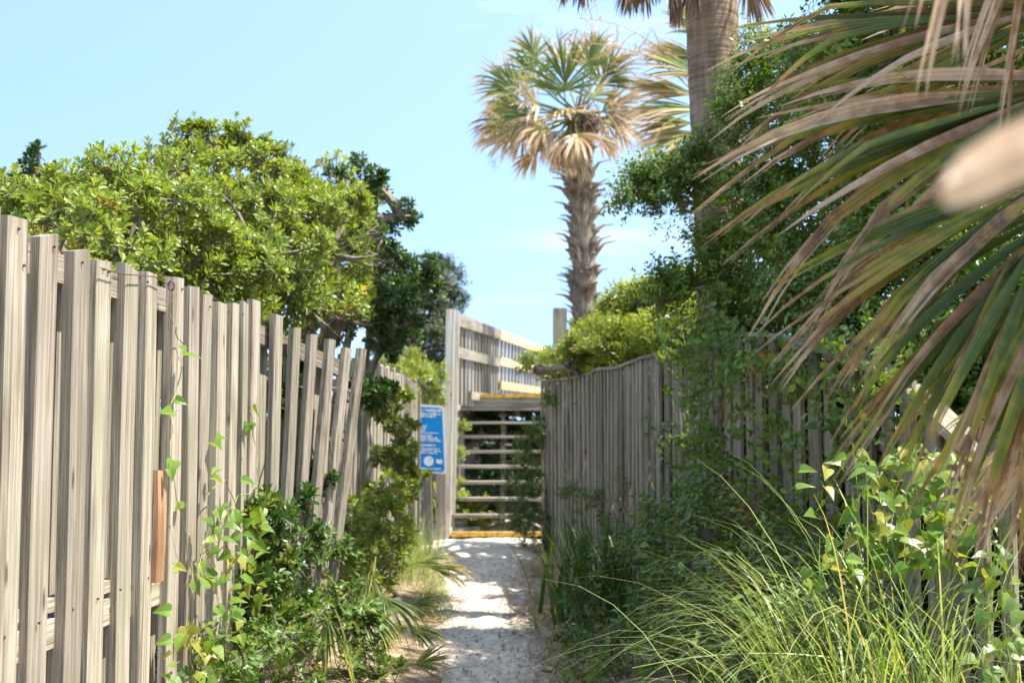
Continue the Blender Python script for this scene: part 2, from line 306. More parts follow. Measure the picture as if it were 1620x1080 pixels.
# ------------------------------------------------------------------ ground and path
def pc(y):   # path centre and half width
    ys = [0, 6.2, 9, 11.5, 13.6, 15]
    return np.interp(y, ys, [-0.05, -0.08, -0.20, -0.28, -0.33, -0.33]), np.interp(y, ys, [0.36, 0.28, 0.33, 0.48, 0.66, 0.7])
def wob(x, y):
    return np.sin(x * 2.1 + 1.3 * np.sin(y * 0.9)) * np.cos(y * 1.7 + 0.6) * 0.5 + np.sin(x * 5.3 + 2.0) * np.sin(y * 4.1 + x) * 0.3
def gh(x, y):
    x = np.asarray(x, float); y = np.asarray(y, float)
    c, w = pc(y)
    e = sstep(0.0, 0.55, np.abs(x - c) - w)
    h = 0.02 * wob(x, y) + e * 0.07
    h = h + 0.035 * sstep(11.8, 13.7, y) * np.exp(-((x + 0.25) / 1.1) ** 2) + 0.24 * np.exp(-((x - 0.05) / 0.42) ** 2 - ((y - 14.75) / 0.35) ** 2)
    dune = 1.42 * sstep(16.6, 19.2, y) * (1 - 0.85 * sstep(60, 140, y))
    return h + dune
xs = np.unique(np.concatenate([np.linspace(-2.2, 2.4, 70), -2.2 - np.geomspace(0.2, 420, 26), 2.4 + np.geomspace(0.2, 420, 26)]))
ys = np.unique(np.concatenate([np.linspace(2.0, 19, 150), 2.0 - np.geomspace(0.2, 200, 18), 19 + np.geomspace(0.3, 900, 30)]))
GX, GY = np.meshgrid(xs, ys)
def grid_mesh(name, X, Y, Z):
    r, c = X.shape; V = np.stack([X.ravel(), Y.ravel(), Z.ravel()], 1)
    i = np.arange(r * c).reshape(r, c); a, b, d, e = i[:-1, :-1].ravel(), i[:-1, 1:].ravel(), i[1:, 1:].ravel(), i[1:, :-1].ravel()
    return mesh_np(name, V, np.concatenate([np.stack([a, b, d], 1), np.stack([a, d, e], 1)]), smooth=True)
ground = link('ground', grid_mesh('ground', GX, GY, gh(GX, GY)), None, (M_SOIL,)); tag(ground, 'sandy soil under the shrubs and fences', 'ground', kind='structure')
py_ = np.linspace(3.0, 15.3, 250); ps = np.linspace(-1, 1, 34)
PY, PS = np.meshgrid(py_, ps, indexing='ij')
c_, w_ = pc(PY)
edge = 1 + 0.16 * np.sin(PY * 3.1 + 2 * np.sign(PS)) + 0.1 * np.sin(PY * 9.7 + PS)
PX = c_ + PS * (w_ * edge + 0.09)
foot = 0.011 * np.sin(PX * 17 + 3 * np.sin(PY * 5)) * np.cos(PY * 13 + 2 * np.sin(PX * 9)) + 0.006 * np.sin(PX * 31 + PY * 11) * np.sin(PY * 27)
PZ = gh(PX, PY) + 0.022 + foot * (1 - np.abs(PS) ** 3) - 0.05 * np.abs(PS) ** 8
path = link('path', grid_mesh('path', PX, PY, PZ), None, (M_SAND,)); tag(path, 'pale sandy footpath running to the stairs', 'path', kind='structure')
path.data.flip_normals() if path.data.polygons[0].normal.z < 0 else None

# ------------------------------------------------------------------ boards for fences
def slat(name, parent, mat, base, along, out, width, thick, height, lean=0.0, lean_out=0.0, jag=0.016, label=None):
    """one upright board: base = front near corner at the bottom; along = fence direction, out = outward normal"""
    A = np.append(along, 0); O = np.append(out, 0); U = np.array([0, 0, 1.0])
    ch = min(0.004, thick * 0.25)
    prof = [(0, -thick), (0, -ch), (ch, 0), (width - ch, 0), (width, -ch), (width, -thick)]   # along, out
    lv = [0, 0.33, 0.66, 1.0]; V = []
    j0, j1 = rnd.uniform(-jag, jag), rnd.uniform(-jag, jag); bow = rnd.uniform(-0.006, 0.006); bow2 = rnd.uniform(-0.006, 0.006)
    for f in lv:
        z = height * f
        for a, o in prof:
            zz = z + (0 if f < 1 else j0 + (j1 - j0) * a / width)
            V.append(A * (a + lean * z + bow * sin(f * pi)) + O * (o + lean_out * z + bow2 * sin(f * pi)) + U * zz)
    T = []
    for i in range(3):
        for j in range(6):
            a, b = i * 6 + j, i * 6 + (j + 1) % 6
            T += [(a, b, b + 6), (a, b + 6, a + 6)]
    for j in range(1, 5): T += [(18, 18 + j, 19 + j), (0, j + 1, j)]
    o = link(name, mesh_np(name, np.array(V), T), parent, (mat,))
    o.location = base
    if label: o['label'] = label
    return o
def timber(name, parent, mat, a, b, w, h, label=None, up=(0, 0, 1)):
    V, T = bar(a, b, w, h, up); c = V.mean(0)
    d = norm(np.array(b, float) - np.array(a, float))
    # long axis becomes local z so that the grain runs along the piece
    q = Vector(d).to_track_quat('Z', 'Y').to_matrix(); Q = np.array(q)
    L = (V - c) @ Q
    o = link(name, mesh_np(name, L, T), parent, (mat,))
    o.matrix_parent_inverse = o.matrix_parent_inverse
    o.location = c; o.rotation_euler = q.to_euler()
    if label: o['label'] = label
    return o
def hit(px, A, B):
    """where the sight plane of a photograph column meets the fence line A-B"""
    k = (px - 810) / F; A = np.array(A); B = np.array(B); d = B - A
    t = (k * A[1] - A[0]) / (d[0] - k * d[1]); return A + t * d
def ztop(py, y):
    return P(810, py, y)[2]

# near left fence
LA, LB, LC = np.array([-1.450, 1.5]), np.array([-1.265, 5.62]), np.array([-0.935, 6.85])
fl = thing('board_fence', (-1.33, 4.4, 0), 'tall grey weathered board fence along the left, nearest the camera, with vine leaves on it', 'fence')
near = [(-92, 290), (-44, 312), (6, 331), (60, 366), (112, 392), (151, 408), (196, 418), (229, 422), (273, 438), (299, 454), (321, 467), (344, 476), (366, 480), (384, 481)]
d1 = norm(LB - LA); o1 = np.array([d1[1], -d1[0]])
prev = None
for i, (px, py) in enumerate(near):
    p = hit(px, LA, LB); h = ztop(py, p[1])
    g = float(gh(p[0], p[1]))
    slat('slat', fl, M_WOOD_L, (p[0], p[1], g - 0.06), d1, o1, 0.122 if i not in (7, 12) else 0.11, 0.038, h - g + 0.06, lean=rnd.uniform(-0.004, 0.004))
    if i not in (0,):   # boards nailed on the far side of the rails, showing in the gaps
        q = p - d1 * (0.10 + 0.03 * rnd.random()) - o1 * 0.105
        slat('slat', fl, M_WOOD_L, (q[0], q[1], g - 0.06), d1, o1, 0.10, 0.028, h - g - 0.01 - (0.05 if i < 5 else 0.0))
for k in range(6):      # boards beyond the left edge of the picture
    p = LA + d1 * (0.05 + 0.19 * k); slat('slat', fl, M_WOOD_L, (p[0], p[1], -0.04), d1, o1, 0.128, 0.036, 1.90 + rnd.uniform(-0.03, 0.03))
d2 = norm(LC - LB); o2 = np.array([d2[1], -d2[0]])
far = [(398, 476), (428, 500), (452, 518), (474, 530), (498, 538), (519, 547), (538, 550)]
for i, (px, py) in enumerate(far):
    ln = 0.0 + 0.020 * i
    p = hit(px, LB, LC); h = ztop(py, p[1]); g = float(gh(p[0], p[1]))
    p = p - d2 * (ln * h)                    # the foot of a leaning board
    slat('slat', fl, M_WOOD_L, (p[0], p[1], g - 0.06), d2, o2, 0.085, 0.032, h - g + 0.06, lean=ln, lean_out=0.012 * i)
    q = p + d2 * 0.085 - o2 * 0.10
    slat('slat', fl, M_WOOD_L, (q[0], q[1], g - 0.06), d2, o2, 0.085, 0.026, h - g - rnd.uniform(-0.01, 0.07), lean=ln * 0.9)
rb = 0.052
for (a, b, dd, oo, za, zb) in ((LA, LB, d1, o1, ztop(350, 3.1) - 0.06, ztop(478, 5.6) - 0.09), (LB, LC, d2, o2, ztop(478, 5.6) - 0.10, ztop(550, 6.85) - 0.12)):
    a3 = np.append(a - oo * rb, za); b3 = np.append(b - oo * rb, zb)
    timber('rail', fl, M_WOOD_L, a3, b3, 0.040, 0.09)
    a3 = np.append(a - oo * rb, 0.70); b3 = np.append(b - oo * rb, 0.68)
    timber('rail', fl, M_WOOD_L, a3, b3, 0.040, 0.088)
a3 = np.append(LA - o1 * rb, 0.785); b3 = np.append(LB - o1 * rb, 0.765); timber('rail', fl, M_WOOD_L, a3, b3, 0.038, 0.04)
for t in (0.02, 0.55, 0.985):
    p = LA + (LB - LA) * t - o1 * 0.19
    timber('post', fl, M_WOOD_L, (p[0], p[1], -0.2), (p[0], p[1], 1.72), 0.09, 0.09, up=(1, 0, 0))
p = hit(243, LA, LB) + o1 * 0.026
slat('board', fl, M_WOOD_RED, (p[0], p[1], ztop(922, p[1])), d1, o1, 0.085, 0.022, ztop(744, p[1]) - ztop(922, p[1]), label='short reddish-brown unweathered board hanging among grey ones')
w = MB(); wp = [P(x, y, hit(x, LA, LB)[1] - 0.02) + np.append(o1, 0) * 0.02 for x, y in ((150, 424), (168, 430), (190, 434), (218, 436), (236, 438), (252, 447), (262, 452))]
V, T = tube(wp, 0.0022, 5); w.add(V, T)
c0 = wp[-1]
for k in range(3):
    V, T = tube([c0 + np.array([0.012 * cos(q + k), 0.006 * k, 0.018 * sin(q + k)]) for q in np.linspace(0, 5.5, 8)], 0.002, 4); w.add(V, T)
w.build('wire', M_RUST, fl)['label'] = 'rusty wire strung along the board tops'
nails_ = [(px + 14 * rnd.random() + 6, py + dy * k) for px, py in near[2:] for k, dy in ((1, 26 - px * 0.025),) if rnd.random() < 0.8]
nails_ += [(px + 10, 1010 - px * 0.42) for px, py in near[2:] if rnd.random() < 0.6]
for px, py in nails_ + list(((20, 362), (90, 400), (158, 426), (166, 430), (228, 446), (276, 752), (196, 932), (30, 420))):
    p = hit(px, LA, LB); p3 = P(px, py, p[1]); p3[:2] = p + o1 * 0.002
    V, T = tube([p3, p3 + np.append(o1, 0) * 0.006], 0.004, 6); m = MB(); m.add(V, T); m.build('nail', M_RUST, fl)

# far left fence
FA, FB = np.array([-1.22, 8.6]), np.array([-1.02, 12.9])
ff = thing('board_fence', (-1.1, 10.6, 0), 'farther grey board fence on the left, half hidden by leaves, ending beside the blue sign', 'fence')
dF = norm(FB - FA); oF = np.array([dF[1], -dF[0]])
s = 0.0; k = 0
while s < np.linalg.norm(FB - FA):
    p = FA + dF * s; g = float(gh(*p)); py = np.interp(p[1], [8.6, 9.6, 11, 12.9], [562, 570, 585, 603])
    slat('slat', ff, M_WOOD_L, (p[0], p[1], g - 0.05), dF, oF, 0.11, 0.03, ztop(py, p[1]) - g + 0.05 + rnd.uniform(-0.03, 0.03), lean=rnd.uniform(-0.008, 0.008))
    s += 0.185; k += 1
for z in (0.45, 1.62): timber('rail', ff, M_WOOD_L, np.append(FA - oF * 0.053, z), np.append(FB - oF * 0.053, z), 0.04, 0.09)
pe = FB + dF * 0.02 - oF * 0.02
timber('post', ff, M_WOOD_L, (pe[0], pe[1] + 0.06, -0.2), (pe[0], pe[1] + 0.06, ztop(600, 13)), 0.10, 0.10, up=(1, 0, 0))

# right fence
fr = thing('lath_fence', (1.0, 8.5, 0), 'long fence of narrow grey upright slats along the right, vines hanging over it', 'fence')
RP = [np.array(q) for q in ((0.33, 13.45), (0.376, 13.0), (0.74, 11.2), (0.963, 8.8), (1.087, 8.2), (1.22, 6.95), (1.47, 6.0), (1.80, 5.0), (2.18, 3.9))]
TOPX = [840, 875, 907, 936, 947, 973, 1018, 1062, 1147, 1194, 1280, 1340, 1420, 1480, 1560, 1700, 2100]
TOPY = [607, 603, 599, 592, 585, 584, 568, 560, 537, 529, 545, 565, 600, 660, 742, 800, 900]
cap = []
for a, b in zip(RP[:-1], RP[1:]):
    L = np.linalg.norm(b - a); d = (b - a) / L; o = np.array([-d[1], d[0]]) ; o = o if o[0] < 0 else -o
    n = max(1, int(round(L / (0.165 if a[1] > 7 else 0.142))))
    for i in range(n):
        p = a + d * (L * i / n); px = 810 + F * p[0] / p[1]; py = np.interp(px, TOPX, TOPY); h = ztop(py, p[1]); g = float(gh(*p))
        slat('slat', fr, M_WOOD_R, (p[0], p[1], g - 0.05), d, o, 0.082 + rnd.uniform(-0.008, 0.008), 0.024, h - g + 0.05, jag=0.004, lean=rnd.uniform(-0.006, 0.006), lean_out=rnd.uniform(-0.006, 0.006))
        if i % 2 == 0: cap.append(np.array([p[0] - o[0] * 0.01, p[1] - o[1] * 0.01, h + 0.012]))
    for z in (0.42, 1.25):
        timber('rail', fr, M_WOOD_R, np.append(a - o * 0.062, z), np.append(b - o * 0.062, z), 0.04, 0.09)
for i in range(len(cap) - 1):
    a, b = cap[i], cap[i + 1]
    wide = 0.045 if b[1] > 5.75 else 0.13
    timber('cap_rail', fr, M_WOOD_R, a, a + (b - a) * 1.002, wide, 0.022 if wide < 0.1 else 0.038)
for t in (13.3, 10.9, 8.4, 6.6, 5.2):
    x = np.interp(-t, [-q[1] for q in RP], [q[0] for q in RP]) + 0.15
    timber('post', fr, M_WOOD_R, (x, t, -0.2), (x, t, 1.6 if t > 6 else 1.1), 0.09, 0.09, up=(1, 0, 0))

# ------------------------------------------------------------------ stairs, landing and railing
st = thing('boardwalk_stairs', (-0.1, 14.2, 0.1), 'open grey wooden stairs with yellow edges leading up to a railed boardwalk', 'stairs')
NT, RISE, RUN, Z0, Y0 = 9, 0.1855, 0.278, 0.118, 14.0
XL, XR = -0.70, 0.78
for i in range(NT + 1):
    y = Y0 + RUN * i; z = Z0 + RISE * i
    t = timber('tread', st, M_WOOD_S, (XL, y + 0.125, z - 0.02 + rnd.uniform(-0.004, 0.004)), (XR, y + 0.125, z - 0.02 + rnd.uniform(-0.006, 0.006)), 0.25, 0.036)
    if i in (0, NT):
        V, T = bar((XL, y - 0.004, z - 0.018), (XR, y - 0.004, z - 0.018), 0.012, 0.05); m = MB(); m.add(V, T)
        V, T = bar((XL, y + 0.03, z + 0.0055), (XR, y + 0.03, z + 0.0055), 0.075, 0.006); m.add(V, T)
        e = m.build('edge_strip', M_YELLOW, t); e.matrix_parent_inverse = (Matrix.Translation(t.location) @ t.rotation_euler.to_matrix().to_4x4()).inverted(); e['label'] = 'worn yellow painted stair edge'
timber('riser', st, M_WOOD_S, (XL, Y0 + RUN * NT + 0.03, Z0 + RISE * NT - 0.125), (XR, Y0 + RUN * NT + 0.03, Z0 + RISE * NT - 0.125), 0.035, 0.165, label='wide grey board under the top step')
for x in (XL - 0.025, -0.115, XR + 0.025):
    a = np.array([x, Y0 + 0.22, Z0 - 0.12]); b = np.array([x, Y0 + RUN * NT + 0.15, Z0 + RISE * NT - 0.16])
    timber('stringer', st, M_WOOD_S, a, b, 0.045, 0.20 if abs(x) > 0.3 else 0.11)
for i in range(1, NT, 2):   # small uprights under the treads on the middle stringer
    y = Y0 + RUN * i; z = Z0 + RISE * i
    timber('cleat', st, M_WOOD_S, (-0.115, y + 0.16, z - 0.045), (-0.115, y + 0.16, z - 0.30), 0.045, 0.07, up=(1, 0, 0))
timber('newel_post', st, M_WOOD_W, (-0.772, 14.12, -0.1), (-0.735, 14.34, ztop(490, 14.34)), 0.135, 0.10, up=(1, 0, 0), label='tall bleached post at the left of the stairs')
timber('newel_post', st, M_WOOD_W, (-0.725, 14.32, 0.1), (-0.675, 14.5, ztop(492, 14.5)), 0.05, 0.09, up=(1, 0, 0))
timber('newel_post', st, M_WOOD_S, (-0.70, 16.62, 0.5), (-0.70, 16.62, 2.86), 0.09, 0.09, up=(1, 0, 0))
timber('newel_post', st, M_WOOD_S, (0.67, 16.75, 0.5), (0.67, 16.75, ztop(488, 16.75)), 0.19, 0.19, up=(1, 0, 0), label='thick square post right of the landing')
DZ = Z0 + RISE * NT - 0.02
r0 = np.array([-0.70, 14.55]); r1 = np.array([-0.205, 19.0]); r2 = np.array([0.75, 24.5])
RT0, RT1 = ztop(495, 14.55), ztop(522, 19.0)
RT2 = ztop(552, 24.5)
# deck boards following the bend of the walkway
dirD = norm(r2 - r1); nD = np.array([dirD[1], -dirD[0]])
for i in range(52):
    s = i * 0.148
    y = 16.85 + s; xl = np.interp(y, [16.8, 19.0, 24.5], [-0.60, -0.24, 0.70]); 
    timber('deck_board', st, M_WOOD_S, (xl - 0.12, y, DZ - 0.012 + rnd.uniform(-0.002, 0.002)), (xl + 1.55, y - 0.25, DZ - 0.012), 0.138, 0.036)
for a, b, za, zb, mt, lb in ((r0, r1, RT0, RT1, M_WOOD_S, None), (r1, r2, RT1, RT2, M_WOOD_NEW, 'fresh yellow pine rail')):
    L = np.linalg.norm(b - a); d = (b - a) / L; o = np.array([d[1], -d[0]])
    ofs = 0.0
    for frac_a, frac_b, hh in ((0.0, 0.0, 0.15), (0.40, 0.45, 0.13)) if mt is M_WOOD_S else ((0.0, 0.0, 0.15), (0.42, 0.42, 0.13), (0.80, 0.80, 0.13)):
        timber('rail', st, mt, np.append(a + o * 0.02, za - 0.075 - frac_a), np.append(b + o * 0.02, zb - 0.075 - frac_b), 0.04, hh, label=lb)
    n = int(L / 0.33)
    for i in range(n + 1):
        p = a + d * (L * (i + 0.3) / (n + 0.6)) - o * 0.035; f = (i + 0.3) / (n + 0.6)
        zt = za + (zb - za) * f - 0.02; zb_ = 1.62 if p[1] > 16.5 else 1.62
        timber('baluster', st, M_WOOD_S, (p[0], p[1], zb_), (p[0], p[1], zt), 0.115, 0.03, up=np.append(o, 0))
    if mt is M_WOOD_S: timber('rail', st, mt, np.append(a + d * 1.2 + o * 0.02, 1.75), np.append(b + o * 0.02, 1.79), 0.04, 0.11)
for x, y in ((-0.6, 16.9), (0.7, 17.0), (-0.25, 19.0), (0.95, 18.8), (0.3, 21.8), (0.75, 24.4)):
    timber('support_post', st, M_WOOD_S, (x, y, 0.2), (x, y, DZ - 0.04), 0.12, 0.12, up=(1, 0, 0))
timber('joist', st, M_WOOD_S, (-0.62, 16.75, DZ - 0.14), (0.2, 22, DZ - 0.14), 0.05, 0.2); timber('joist', st, M_WOOD_S, (0.75, 16.8, DZ - 0.14), (1.4, 22, DZ - 0.14), 0.05, 0.2)

# ------------------------------------------------------------------ the blue sign
M_BLUE = plain('blue_sign_face', (0.0, 0.27, 0.70), 0.4, 0.04, 3)
M_WHITE = plain('white_sign_print', (0.82, 0.84, 0.85), 0.45)
SD = 13.35
sg = thing('notice_sign', tuple(P(676, 858, SD)), 'blue notice sign with white lettering on a wooden post beside the stairs', 'sign')
tl, tr_, bl, br_ = P(636, 638, SD), P(703, 641, SD), P(640, 747, SD), P(706, 745, SD)
def sgp(u, v, off): return tl + (tr_ - tl) * u + (bl - tl) * v + np.array([0, -off, 0])
def rrect(u0, v0, u1, v1, off, rad=0.0, n=5, th=0.003):
    m = []; ru, rv = rad, rad * 0.62
    for cu, cv, q0 in ((u1 - ru, v0 + rv, -pi / 2), (u1 - ru, v1 - rv, 0), (u0 + ru, v1 - rv, pi / 2), (u0 + ru, v0 + rv, pi)):
        for k in range(n if rad else 1):
            q = q0 + (pi / 2) * (k / (n - 1) if rad else 0); m.append((cu + ru * cos(q), cv + rv * sin(q)))
    V = np.array([sgp(u, v, off) for u, v in m] + [sgp(u, v, off - th) for u, v in m]); k = len(m); T = []
    for i in range(1, k - 1): T += [(0, i, i + 1), (k, k + i + 1, k + i)]
    for i in range(k): j = (i + 1) % k; T += [(i, i + k, j + k), (i, j + k, j)]
    return V, T
m = MB(); m.add(*rrect(0, 0, 1, 1, 0.004, 0.11)); m.build('panel', M_WHITE, sg)
m = MB(); m.add(*rrect(0.05, 0.035, 0.945, 0.965, 0.006, 0.07)); m.build('panel_face', M_BLUE, sg)
rows = [(0.058, 0.038, 0.08, 0.92), (0.112, 0.036, 0.12, 0.91), (0.152, 0.032, 0.1, 0.80), (0.295, 0.016, 0.3, 0.57), (0.322, 0.024, 0.2, 0.55), (0.357, 0.026, 0.2, 0.56), (0.40, 0.016, 0.3, 0.84),
        (0.436, 0.028, 0.2, 0.70), (0.470, 0.026, 0.15, 0.82), (0.503, 0.030, 0.15, 0.92), (0.570, 0.03, 0.2, 0.78), (0.625, 0.022, 0.2, 0.84), (0.655, 0.024, 0.2, 0.89), (0.688, 0.024, 0.2, 0.82), (0.915, 0.022, 0.2, 0.86)]
m = MB()
for v, hgt, u0, u1 in rows:
    u = u0
    while u < u1 - 0.01:
        lw = rnd.uniform(0.012, 0.03); up_ = rnd.choice((0, 0, 0.3)); dn = rnd.choice((0, 0, 0, 0.25))
        m.add(*rrect(u, v + hgt * (0.28 - up_ * 0.9), min(u + lw, u1), v + hgt * (1 + dn), 0.0075, 0, 2, 0.001))
        u += lw + rnd.choice((0.006, 0.006, 0.008, 0.024))
m.build('lettering', M_WHITE, sg, kind='stuff')
m = MB(); c = sgp(0.58, 0.82, 0.0078); ring = [c] + [c + 0.055 * np.array([cos(q), 0, sin(q)]) for q in np.linspace(0, 2 * pi, 25)]
m.add(ring, [(0, i, i + 1) for i in range(1, 25)]); m.build('emblem', M_WHITE, sg)
m = MB(); ring = [c + np.array([0.018, -0.001, 0.022])] + [c + np.array([0.018, -0.001, 0.022]) + np.array([0.012 * cos(q), 0, 0.007 * sin(q)]) for q in np.linspace(0, 2 * pi, 13)]
m.add(ring, [(0, i, i + 1) for i in range(1, 13)]); m.build('emblem_mark', M_BLUE, sg)
m = MB(); m.add(*rrect(0.76, 0.79, 0.90, 0.85, 0.0078, 0, 2, 0.001)); m.build('patch', M_WHITE, sg)
timber('post', sg, M_WOOD_S, P(677, 862, SD + 0.07), P(670, 652, SD + 0.07), 0.115, 0.09, up=(0, 1, 0))
sp = thing('short_post', tuple(P(698, 850, 13.9)), 'grey square wooden post just right of the sign post', 'post')
timber('shaft', sp, M_WOOD_S, P(698, 860, 13.9), P(698, 690, 13.9), 0.115, 0.09, up=(0, 1, 0))

# ------------------------------------------------------------------ leaves and sprigs
def leaf_tpl(L, W, fold=0.25, curl=0.12, wide=0.62, rich=True, blunt=0.10):
    """one leaf along +y, upper side +z"""
    if rich:
        a, b = wide * 0.5, wide
        rows_ = [(a, 0.6), (b, 1.0), (0.45 + 0.55 * b, 0.72 if blunt > 0.15 else 0.55)]
        V = [(0, 0, 0)]
        for t, w in rows_:
            zc = -curl * t * t * L
            V += [(-W / 2 * w, t * L, zc + fold * W / 2 * w), (0, t * L, zc), (W / 2 * w, t * L, zc + fold * W / 2 * w)]
        V.append((0, L, -curl * L))
        T = [(0, 2, 1), (0, 3, 2), (1, 2, 5), (1, 5, 4), (2, 3, 6), (2, 6, 5), (4, 5, 8), (4, 8, 7), (5, 6, 9), (5, 9, 8), (7, 8, 10), (8, 9, 10)]
    elif rich is None:
        V = [(0, 0, 0), (-W / 2, wide * L, fold * W / 2), (0, L, -curl * L), (W / 2, wide * L, fold * W / 2)]
        T = [(0, 2, 1), (0, 3, 2)]
    else:
        b = wide; zc = -curl * b * b * L
        V = [(0, 0, 0), (-W / 2, b * L, zc + fold * W / 2), (0, b * L, zc), (W / 2, b * L, zc + fold * W / 2), (-W * blunt, L * 0.97, -curl * L), (W * blunt, L * 0.97, -curl * L)]
        T = [(0, 2, 1), (0, 3, 2), (1, 2, 4), (2, 3, 5), (2, 5, 4)]
    return np.array(V, float), np.array(T)
def frame(y, zhint):
    y = norm(y); x = norm(np.cross(y, zhint)); z = np.cross(x, y); return np.stack([x, y, z], 1)   # columns
def sprig_whorl(rng, n=10, L=0.07, W=0.024, rich=True, tw=0.003, stem=0.10):
    m = MB()
    for i in range(n):
        q = i * 2.4 + rng.uniform(-0.3, 0.3); inc = np.interp(i, [0, n - 1], [1.35, 0.3]) + rng.uniform(-0.15, 0.15)
        d = np.array([sin(inc) * cos(q), sin(inc) * sin(q), cos(inc)])
        l = L * rng.uniform(0.75, 1.15) * (1.0 if i < n - 3 else 0.75)
        V, T = leaf_tpl(l, W * rng.uniform(0.85, 1.15) * l / L, 0.28, rng.uniform(0.0, 0.22), 0.70, rich, 0.24)
        M_ = frame(d, (0, 0, 1)); off = np.array([0, 0, -0.03 + 0.03 * i / n])
        m.add(V @ M_.T + off, T, rng.random(), 0, 0)
    if stem:
        V, T = tube([(0, 0, -stem), (0.004, 0, -stem / 2), (0, 0, 0)], [tw, tw * 0.9, tw * 0.7], 3); m.add(V, T, 0.5, 0, 1)
    return m.data()
def sprig_alt(rng, n=12, L=0.028, W=0.014, S=0.16, rich=False, tw=0.0016, fwd=0.7, fork=1):
    m = MB()
    for f in range(fork):
        side = np.array([0.55 * (f - (fork - 1) / 2), rng.uniform(-0.3, 0.3), 0])
        end = (np.array([0, 0, S]) + side * S) * rng.uniform(0.8, 1.1); mid = end * 0.5 + np.array([rng.uniform(-.1, .1) * S, rng.uniform(-.1, .1) * S, 0])
        pts = bez((0, 0, 0), mid, end, 5); V, T = tube(pts[::2], [tw, tw * .8, tw * .5], 3); m.add(V, T[:-2], 0.5, 0, 1)
        for i in range(n):
            t = 0.15 + 0.85 * (i + 0.5) / n; p = np.array([np.interp(t * 4, range(5), pts[:, k]) for k in range(3)])
            q = i * 2.4 + rng.uniform(-0.5, 0.5); u = rng.uniform(0.3, 1.1) * fwd
            d = norm(np.array([cos(q), sin(q), u])); l = L * rng.uniform(0.7, 1.2)
            V, T = leaf_tpl(l, W * l / L, 0.22, rng.uniform(-0.05, 0.2), 0.5, rich); m.add(V @ frame(d, (0.1, 0, 1)).T + p, T, rng.random(), 0, 0)
    return m.data()
rg = np.random.default_rng(3)
S_PITTO = [sprig_whorl(rg, 11 + i % 3, 0.064, 0.023) for i in range(5)]
S_PITTO_FAR = [sprig_whorl(rg, 11, 0.066, 0.025, False) for i in range(4)]
S_YAUPON = [sprig_alt(rg, 12, 0.037, 0.022, 0.18, None, fork=2) for i in range(5)]
S_LIME = [sprig_alt(rg, 11, 0.058, 0.022, 0.16, None, fork=2, fwd=1.0) for i in range(4)]
S_OAK = [sprig_alt(rg, 12, 0.06, 0.023, 0.2, None, fork=2) for i in range(4)]
S_WEED = [sprig_alt(rg, 9, 0.045, 0.024, 0.16, True, fork=1, fwd=0.5) for i in range(4)]
S_VINEY = [sprig_alt(rg, 7, 0.052, 0.034, 0.22, True, fork=1, fwd=0.4) for i in range(4)]

def rotz_to(axes, rng):
    """matrices (N,3,3) taking +z to the axes with random spin"""
    N = len(axes); z = norm(axes); h = norm(rng.normal(size=(N, 3))); x = norm(np.cross(h, z)); y = np.cross(z, x)
    return np.stack([x, y, z], 2)
def scatter(tpls, pos, axes, scale, rng):
    """many copies of the sprig templates in one mesh"""
    k = rng.integers(0, len(tpls), len(pos)); m = MB(); M_ = rotz_to(axes, rng) * scale[:, None, None]
    for i, (V, T, r, a, mi) in enumerate(tpls):
        s = np.where(k == i)[0]
        if not len(s): continue
        VV = np.einsum('nij,vj->nvi', M_[s], V) + pos[s][:, None, :]
        TT = (T[None] + (np.arange(len(s)) * len(V))[:, None, None]).reshape(-1, 3)
        sh = rng.uniform(-0.22, 0.22, len(s))[:, None]
        m.add(VV.reshape(-1, 3), TT, np.where(np.repeat(rng.random((len(s), 1)), len(V), 1) < 0.012, 0.99, np.clip(r[None] * 0.9 + sh, 0, 0.9)).reshape(-1), np.tile(a, len(s)), np.tile(mi, len(s)))
    return m
TPLMESH = {}
def tpl_mesh(key, tpl, mats):
    if key not in TPLMESH:
        V, T, r, a, mi = tpl; me = mesh_np('leaf_cluster', V, T, {'rnd': r, 'age': a}, mi)
        for x in mats: me.materials.append(x)
        TPLMESH[key] = me
    return TPLMESH[key]

def crown(lobes, rng, sub=9, per=16, subr=(0.26, 0.42), fill=0.25, up=0.55, flat=0.8):
    """positions and axes of the sprigs of a crown: lobes (centre, radius) carry clumps, clumps carry sprigs"""
    Pn, Ax, clumps = [], [], []
    for c, r in lobes:
        c = np.asarray(c, float); r3 = np.broadcast_to(np.asarray(r, float), (3,)); rm = r3.mean()
        ns = max(5, int(1.5 * sub * (rm / 0.45) ** 1.1))
        for i in range(ns):
            d = norm(rng.normal(size=3)); d[2] = d[2] * 0.9 + 0.15; d = norm(d)
            cc = c + d * r3 * rng.uniform(0.62, 1.0); cr_ = rm * rng.uniform(*subr); clumps.append((cc, cr_, c))
            n = int(1.7 * per * (cr_ / 0.2) ** 1.6 * rng.uniform(0.7, 1.2)) + 4
            e = norm(rng.normal(size=(n, 3)) + d * 0.7 + np.array([0, 0, 0.35])); f = rng.uniform(0.45, 1.08, n) ** 0.7
            Pn.append(cc + e * (f * cr_)[:, None] * np.array([1, 1, flat])); Ax.append(norm(e * 0.8 + np.array([0, 0, up]) + d * 0.25 + rng.normal(size=(n, 3)) * 0.25))
        nf = int(fill * ns * per); e = rng.normal(size=(nf, 3)); e = norm(e) * (rng.random(nf) ** 0.4)[:, None] * 0.8
        Pn.append(c + e * r3); Ax.append(norm(e + np.array([0, 0, 0.5]) + rng.normal(size=(nf, 3)) * 0.4))
    return np.concatenate(Pn), np.concatenate(Ax), clumps

